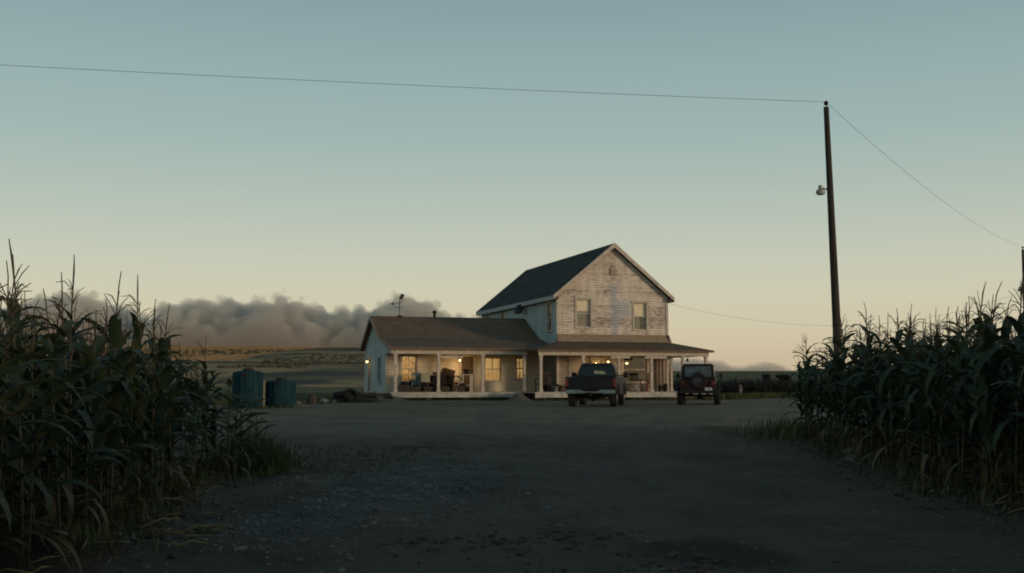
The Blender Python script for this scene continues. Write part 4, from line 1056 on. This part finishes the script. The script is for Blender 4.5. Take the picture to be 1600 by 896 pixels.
for k in range(3600):
    r = random.random()
    if r < .4: x, y = random.gauss(5.2,.9), random.gauss(24.8,1.7)
    elif r < .75: x, y = random.gauss(-2.7,1.1), random.gauss(18.4,1.8)
    else:
        s = random.random() < .5; y = random.uniform(7,21); x = (-3.0-.135*max(0, min(y,16)-8) if s else 4.85+max(0, y-13)*.085)+random.gauss(0,.25)
    sp.append((x, y, 1))
blades('dry_grass', sp, mt['dry_grass'], .015, .09, .006, 2.4)
sp = [(random.uniform(9.5,24), 0, 1) for k in range(9000)]
sp = [(x, yard_far(x)+2.0+abs(random.gauss(0,2.2)), 1) for x, _, _ in sp]
blades('verge_grass', sp, mt['grass'], .12, .42, .018, .6)
sp = [(random.uniform(-16,-5.5), 0, 1) for k in range(7000)]; sp = [(x, yard_far(x)+1.0+abs(random.gauss(0,5)), .8) for x, _, _ in sp]
blades('verge_grass', sp, mt['grass'], .1, .34, .018, .6)
# weeds against the porch footings and round the tanks and junk
sp = []
for k in range(2600):
    r = random.random()
    if r < .7:
        a_ = random.choice((random.uniform(-9.2,-3), random.uniform(-1.9,8.1))); p = H2W(a_, (-.22 if a_ < -2.5 else -2.36)-abs(random.gauss(0,.16)), 0); x, y = p[0], p[1]
        kk = .35+.65*max(0, noise.noise(Vector((a_*.9, 2.2, 0)))*2)
    elif r < .88: x, y, kk = random.choice((-9.62,-8.52))+random.gauss(0,.5), 41.0+random.uniform(-.3,.5), .6
    else: x, y, kk = random.gauss(-7.6,.9), random.gauss(52.6,.8), .9
    sp.append((x, y, kk))
blades('weeds', sp, mt['grass'], .08, .34, .012, .8)
# low shrubs dotted over the far hillside
mt['shrub'] = M("hill_shrubs", (.085,.070,.042), .95, .35, .05)
m = MB(); random.seed(77)
for k in range(2600):
    y = random.uniform(330, 670); x = random.uniform(-.33, -.06)*y
    if noise.noise(Vector((x*.018, y*.009, 8)))+.25*noise.noise(Vector((x*.06, y*.03, 1))) < .16: continue
    r = random.uniform(.4, 1.0); g = gz(x, y)
    m.rock((x, y, g+r*.25), r, random.uniform(.5,.9), 1, .8)
tag(m.build('hill_shrubs', mt['shrub'], recalc=False), kind='stuff')
# dark brush beyond the yard to the right: many thin stems with leaf bits
m = MB()
for k in range(15000):
    x = random.uniform(9.5, 40); y = random.uniform(76, 92)+max(0, (x-20))*.2; g = macro(x, y)
    h = (1.0+.35*noise.noise(Vector((x*.35, y*.2, 0)))+.15*noise.noise(Vector((x*1.3, y*.7, 3))))*random.uniform(.55,1.15)
    a = random.random()*6.28; c = Vector((math.cos(a),math.sin(a),0)); p = Vector((x,y,g-.02)); tip_ = p+Z*h+c*random.uniform(-.25,.25)
    m.add([p-c*.03, p+c*.03, tip_], [(0,1,2)])
    for q in range(3):
        f = random.uniform(.35,1); b = p.lerp(tip_, f); a2 = random.random()*6.28; d = Vector((math.cos(a2),math.sin(a2),random.uniform(-.3,.6)))*random.uniform(.10,.22); e = Vector((-d.y,d.x,random.uniform(-.05,.05)))*.45
        m.add([b, b+d*.5+e, b+d, b+d*.5-e], [(0,1,2,3)])
tag(m.build('brush', mt['brush'], recalc=False), kind='stuff')
# loose stones
random.seed(3)
ico = bmesh.new(); bmesh.ops.create_icosphere(ico, subdivisions=1, radius=1); iv = [v.co.copy() for v in ico.verts]; jf = [[v.index for v in f.verts] for f in ico.faces]; ico.free()
def stones(name, spots, mat):
    m = MB()
    for (x, y, r) in spots:
        g = gz(x, y)+r*.15; a = random.random()*6.28; sx, sy, sz = r*random.uniform(.7,1.3), r*random.uniform(.7,1.3), r*random.uniform(.45,.8); ca, sa = math.cos(a), math.sin(a)
        j = [random.uniform(.78,1.2) for _ in iv]
        m.add([(x+(p.x*sx*ca-p.y*sy*sa)*q, y+(p.x*sx*sa+p.y*sy*ca)*q, g+p.z*sz*q) for p, q in zip(iv, j)], jf)
    return tag(m.build(name, mat, recalc=False), kind='stuff')
mt['gravel'] = M('gravel_stones', (.135,.128,.116), .9, .45, 1.3)
mt['clod'] = M('dirt_clods', (.062,.054,.046), .95, .35, 3)
sp = []
for k in range(5600):
    r = random.random()
    if r < .66: x, y = random.gauss(-1.45,.85), random.gauss(14.9,2.2)
    elif r < .78: x, y = random.gauss(-2.0,.5), random.gauss(10.5,1.3)
    else: y = 5+17*random.random()**.8; x = random.uniform(-3,4.7)
    sp.append((x, y, min(.034 if r < .78 else .018, .006+random.expovariate(120))))
stones('gravel', sp, mt['gravel'])
sp = []
for k in range(1400):
    r = random.random()
    if r < .11: x, y = random.gauss(.1,.55), random.gauss(9.4,.4)
    elif r < .24: x, y = random.gauss(1.1,.7), random.gauss(7.6,.6)
    else:
        s = random.random() < .5; y = random.uniform(6,22); x = (-2.9-.13*max(0, min(y,16)-8) if s else 4.7+max(0, y-13)*.085)+random.gauss(0,.28)
    sp.append((x, y, min(.05, .010+random.expovariate(80))))
stones('dirt_clods', sp, mt['clod'])
# broken dry stalks on the ground by the corn
m = MB()
for k in range(170):
    if k < 10: x, y, L = random.uniform(-2.95,-2.5), random.uniform(9.2,9.9), random.uniform(.25,.5)
    else:
        s = random.random() < .5; y = random.uniform(6.5,21); x = (-3.05-.135*max(0, min(y,16)-8) if s else 4.95+max(0, y-13)*.085)+random.gauss(0,.25); L = random.uniform(.1,.45)
    a = random.uniform(-.5,.5)+(0 if random.random() < .6 else 1.3); g = gz(x, y)+.02
    m.tube([(x,y,g),(x+math.cos(a)*L*.5,y+math.sin(a)*L*.5,g+random.uniform(0,.06)),(x+math.cos(a)*L,y+math.sin(a)*L,g+random.uniform(-.01,.04))], [.007,.008,.004], 5)
tag(m.build('stalk_litter', mt['dry_grass'], smooth='all'), kind='stuff')
rockobj(5.55, 18.4, .17, 'rock', 'grey stone at the edge of the right corn', None, .6); rockobj(5.2, 17.3, .12, 'rock', 'smaller grey stone before the right corn rows', None, .6)
# stake and pale stone on the far verge
x, y = 13.75, 68; m = MB(); g = gz(x, y); m.box(x-.06,x+.06,y-.06,y+.06,g-.1,g+.72); m.frustum((x-.06,x+.06,y-.06,y+.06,g+.72),(x-.01,x+.01,y-.01,y+.01,g+.8)); m.box(x-.09,x+.09,y-.075,y-.062,g+.42,g+.6)
tag(m.build('marker_stake', M('stake', (.16,.155,.14), .8)), 'short pale stake standing in the grass right of the off-road vehicle', 'stake')
rockobj(14.05, 66.6, .26, 'rock_p', 'pale stone in the grass beyond the yard on the right', None)

# ------------------------------------------------------------------ black cattle far beyond the brush
mt['cow'] = M('black_hide', (.010,.009,.009), .8, .3, 3)
def cow(x, y, rz, label):
    J = [(0,0,1.05),(.0,.45,1.08),(.0,-.45,1.06),(0,.72,1.22),(0,.98,1.3),(0,1.22,1.12),  # pelvis/spine to muzzle
         (.2,.5,.85),(.21,.5,.5),(.21,.48,.03),(-.2,.5,.85),(-.21,.5,.5),(-.21,.48,.03),
         (.2,-.55,.9),(.22,-.66,.52),(.22,-.6,.03),(-.2,-.55,.9),(-.22,-.66,.52),(-.22,-.6,.03),(0,-.78,1.2),(0,-.84,.6),(.16,.98,1.34),(-.16,.98,1.34)]
    E = [(0,1),(0,2),(1,3),(3,4),(4,5),(1,6),(6,7),(7,8),(1,9),(9,10),(10,11),(2,12),(12,13),(13,14),(2,15),(15,16),(16,17),(2,18),(18,19),(4,20),(4,21)]
    rad = [.43,.40,.38,.25,.2,.13,.14,.075,.06,.14,.075,.06,.17,.08,.06,.17,.08,.06,.05,.03,.03,.03]
    me = bpy.data.meshes.new('cow'); me.from_pydata(J, E, [])
    o = bpy.data.objects.new('cow', me); link(o); me.materials.append(mt['cow'])
    sk = o.modifiers.new('Skin', 'SKIN')
    if not me.skin_vertices: 
        bpy.context.view_layer.objects.active = o; bpy.ops.mesh.customdata_skin_add()
    for i, s in enumerate(me.skin_vertices[0].data): s.radius = (rad[i], rad[i]); s.use_root = (i == 0)
    sk.use_smooth_shade = True
    o.modifiers.new('Sub', 'SUBSURF').levels = 1; o.modifiers['Sub'].render_levels = 2
    o.location = (x, y, gz(x, y)); o.rotation_euler.z = rz; o.scale = (.82,)*3
    return tag(o, label, 'cow', 'black cattle beyond the brush')
cow(25.9, 115, R(8), 'black cow seen end on beyond the brush, the left one of two'); cow(27.75, 115, R(55), 'black cow turned sideways close to the right corn')

# ------------------------------------------------------------------ smoke beyond the hill crest
def smoke(name, x0, x1, y0, y1, z1, curve, dens, colr, label, billow=14, nscale=.046):
    m = MB(); m.box(x0, x1, y0, y1, -6, z1)
    mat = bpy.data.materials.new(name); mat.use_nodes = True; nt = mat.node_tree; nt.nodes.remove(nt.nodes['Principled BSDF'])
    t = NT.__new__(NT); t.m = mat; t.t = nt; t.n = nt.nodes; t.out = nt.nodes['Material Output']
    v = t.coord(); x, y, z = t.sep(v)
    fx = t.math('DIVIDE', t.math('SUBTRACT', x, x0), x1-x0)
    fc = t.new('ShaderNodeFloatCurve'); t.L(fx, fc.inputs['Value']); cm = fc.mapping.curves[0]
    pts = [((px-x0)/(x1-x0), pz/z1) for px, pz in curve]
    cm.points[0].location = pts[0]; cm.points[1].location = pts[-1]
    for p in pts[1:-1]: cm.points.new(*p)
    fc.mapping.update()
    H = t.math('MULTIPLY', fc.outputs[0], z1)
    n1 = t.noise(v, nscale, 6, .55, .3)
    vo = t.new('ShaderNodeTexVoronoi'); vo.feature = 'SMOOTH_F1'; vo.inputs['Scale'].default_value = nscale*1.9; vo.inputs['Smoothness'].default_value = .35
    nv = t.new('ShaderNodeMix', data_type='VECTOR'); 
    t.L(v, vo.inputs['Vector'])
    bil = t.math('ADD', t.math('MULTIPLY', t.math('SUBTRACT', n1, .5), 2.4), t.math('MULTIPLY', t.math('SUBTRACT', .45, vo.outputs['Distance']), 1.1))
    s = t.math('ADD', t.math('SUBTRACT', H, z), t.math('MULTIPLY', bil, billow))
    ym = (y0+y1)/2; yy = t.math('DIVIDE', t.math('ABSOLUTE', t.math('SUBTRACT', y, ym)), (y1-y0)/2)
    s = t.math('SUBTRACT', s, t.math('MULTIPLY', t.math('POWER', yy, 3), billow*1.2))
    d = t.math('MULTIPLY', t.ss(s, 0, billow*.3), t.math('MULTIPLY_ADD', n1, 1.2, .35))
    d = t.math('MULTIPLY', d, dens)
    pv = t.new('ShaderNodeVolumePrincipled'); pv.inputs['Color'].default_value = (*colr, 1); pv.inputs['Anisotropy'].default_value = .1
    t.L(d, pv.inputs['Density']); t.L(pv.outputs[0], t.out.inputs['Volume'])
    o = m.build(name, mat); return tag(o, label, 'smoke', kind='stuff')
smoke('smoke', -430, 20, 740, 850, 112, [(-430,40),(-350,54),(-310,62),(-285,58),(-262,46),(-240,54),(-225,57),(-205,55),(-188,57),(-168,60),(-150,56),(-132,51),(-112,50),(-95,55),(-80,60),(-62,57),(-45,50),(-15,46),(20,30)], .10, (.87,.81,.73), 'long billowing grey brown smoke bank behind the left hills')
smoke('smoke', 60, 220, 740, 820, 40, [(60,16),(100,16),(130,17),(143,16),(152,11),(162,12),(174,15),(186,12),(196,7),(220,0)], .05, (.92,.80,.72), 'low dusty smoke puffs on the right horizon behind the porch end', 5, .06)

# ------------------------------------------------------------------ sky, sun, camera
SUN_EL, SUN_AZ = 4.0, 118.0      # azimuth clockwise from the camera's forward (+y)
w = bpy.data.worlds.new('World'); scene.world = w; w.use_nodes = True; nt = w.node_tree
bg = nt.nodes['Background']
sky = nt.nodes.new('ShaderNodeTexSky'); sky.sky_type = 'NISHITA'; sky.sun_disc = False
sky.sun_elevation = R(SUN_EL); sky.sun_rotation = R(SUN_AZ); sky.air_density = 1.0; sky.dust_density = 1.2; sky.ozone_density = 1.5
# dusk colours by height above the horizon, laid over the physical sky
tcw = nt.nodes.new('ShaderNodeTexCoord'); sx = nt.nodes.new('ShaderNodeSeparateXYZ'); nt.links.new(tcw.outputs['Generated'], sx.inputs[0])
rmp = nt.nodes.new('ShaderNodeValToRGB'); nt.links.new(sx.outputs[2], rmp.inputs[0]); rmp.color_ramp.interpolation = 'B_SPLINE'
SKY = [(0, (.60,.485,.325)), (.035, (.72,.61,.42)), (.09, (.68,.675,.525)), (.155, (.49,.572,.50)), (.22, (.375,.505,.483)), (.32, (.275,.408,.43)), (.55, (.13,.225,.27)), (1, (.08,.15,.20))]
el = rmp.color_ramp.elements
el[0].position, el[1].position = 0, 1
for p, c in SKY[1:-1]: el.new(p)
for e_, (p, c) in zip(sorted(el, key=lambda q: q.position), SKY): e_.color = (*c, 1)
STR = .12
mul = nt.nodes.new('ShaderNodeVectorMath'); mul.operation = 'SCALE'; nt.links.new(rmp.outputs[0], mul.inputs[0]); mul.inputs['Scale'].default_value = 1/STR
mxw = nt.nodes.new('ShaderNodeMix'); mxw.data_type = 'RGBA'; mxw.inputs[0].default_value = .86
nt.links.new(sky.outputs[0], mxw.inputs[6]); nt.links.new(mul.outputs[0], mxw.inputs[7])
nt.links.new(mxw.outputs[2], bg.inputs['Color']); bg.inputs['Strength'].default_value = STR
sd = bpy.data.lights.new('sun', 'SUN'); sd.energy = 1.5; sd.angle = R(8); sd.color = (1, .72, .48)
so = bpy.data.objects.new('sun', sd); link(so)
a = R(SUN_AZ); e = R(SUN_EL); dv = Vector((math.sin(a)*math.cos(e), math.cos(a)*math.cos(e), math.sin(e)))
so.rotation_euler = dv.to_track_quat('Z', 'Y').to_euler(); so.location = dv*60
cam = bpy.data.cameras.new('camera'); co = bpy.data.objects.new('camera', cam); link(co)
cam.sensor_width = 36; cam.lens = 36*1760/1600; cam.clip_start = .05; cam.clip_end = 5000
co.location = (0, 0, 1.3); co.rotation_euler = (R(90)+math.atan(149/1760), 0, 0)
scene.camera = co
scene.view_settings.view_transform = 'Standard'; scene.view_settings.look = 'None'; scene.view_settings.gamma = 1
scene.view_settings.exposure = 0; scene.view_settings.use_curve_mapping = False
cy = scene.cycles
cy.use_denoising = True; cy.volume_step_rate = .12; cy.volume_max_steps = 600; cy.volume_bounces = 3; cy.max_bounces = 6; cy.diffuse_bounces = 3; cy.transparent_max_bounces = 12
cy.sample_clamp_indirect = 5; cy.pixel_filter_type = 'BLACKMAN_HARRIS'; cy.filter_width = 1.9
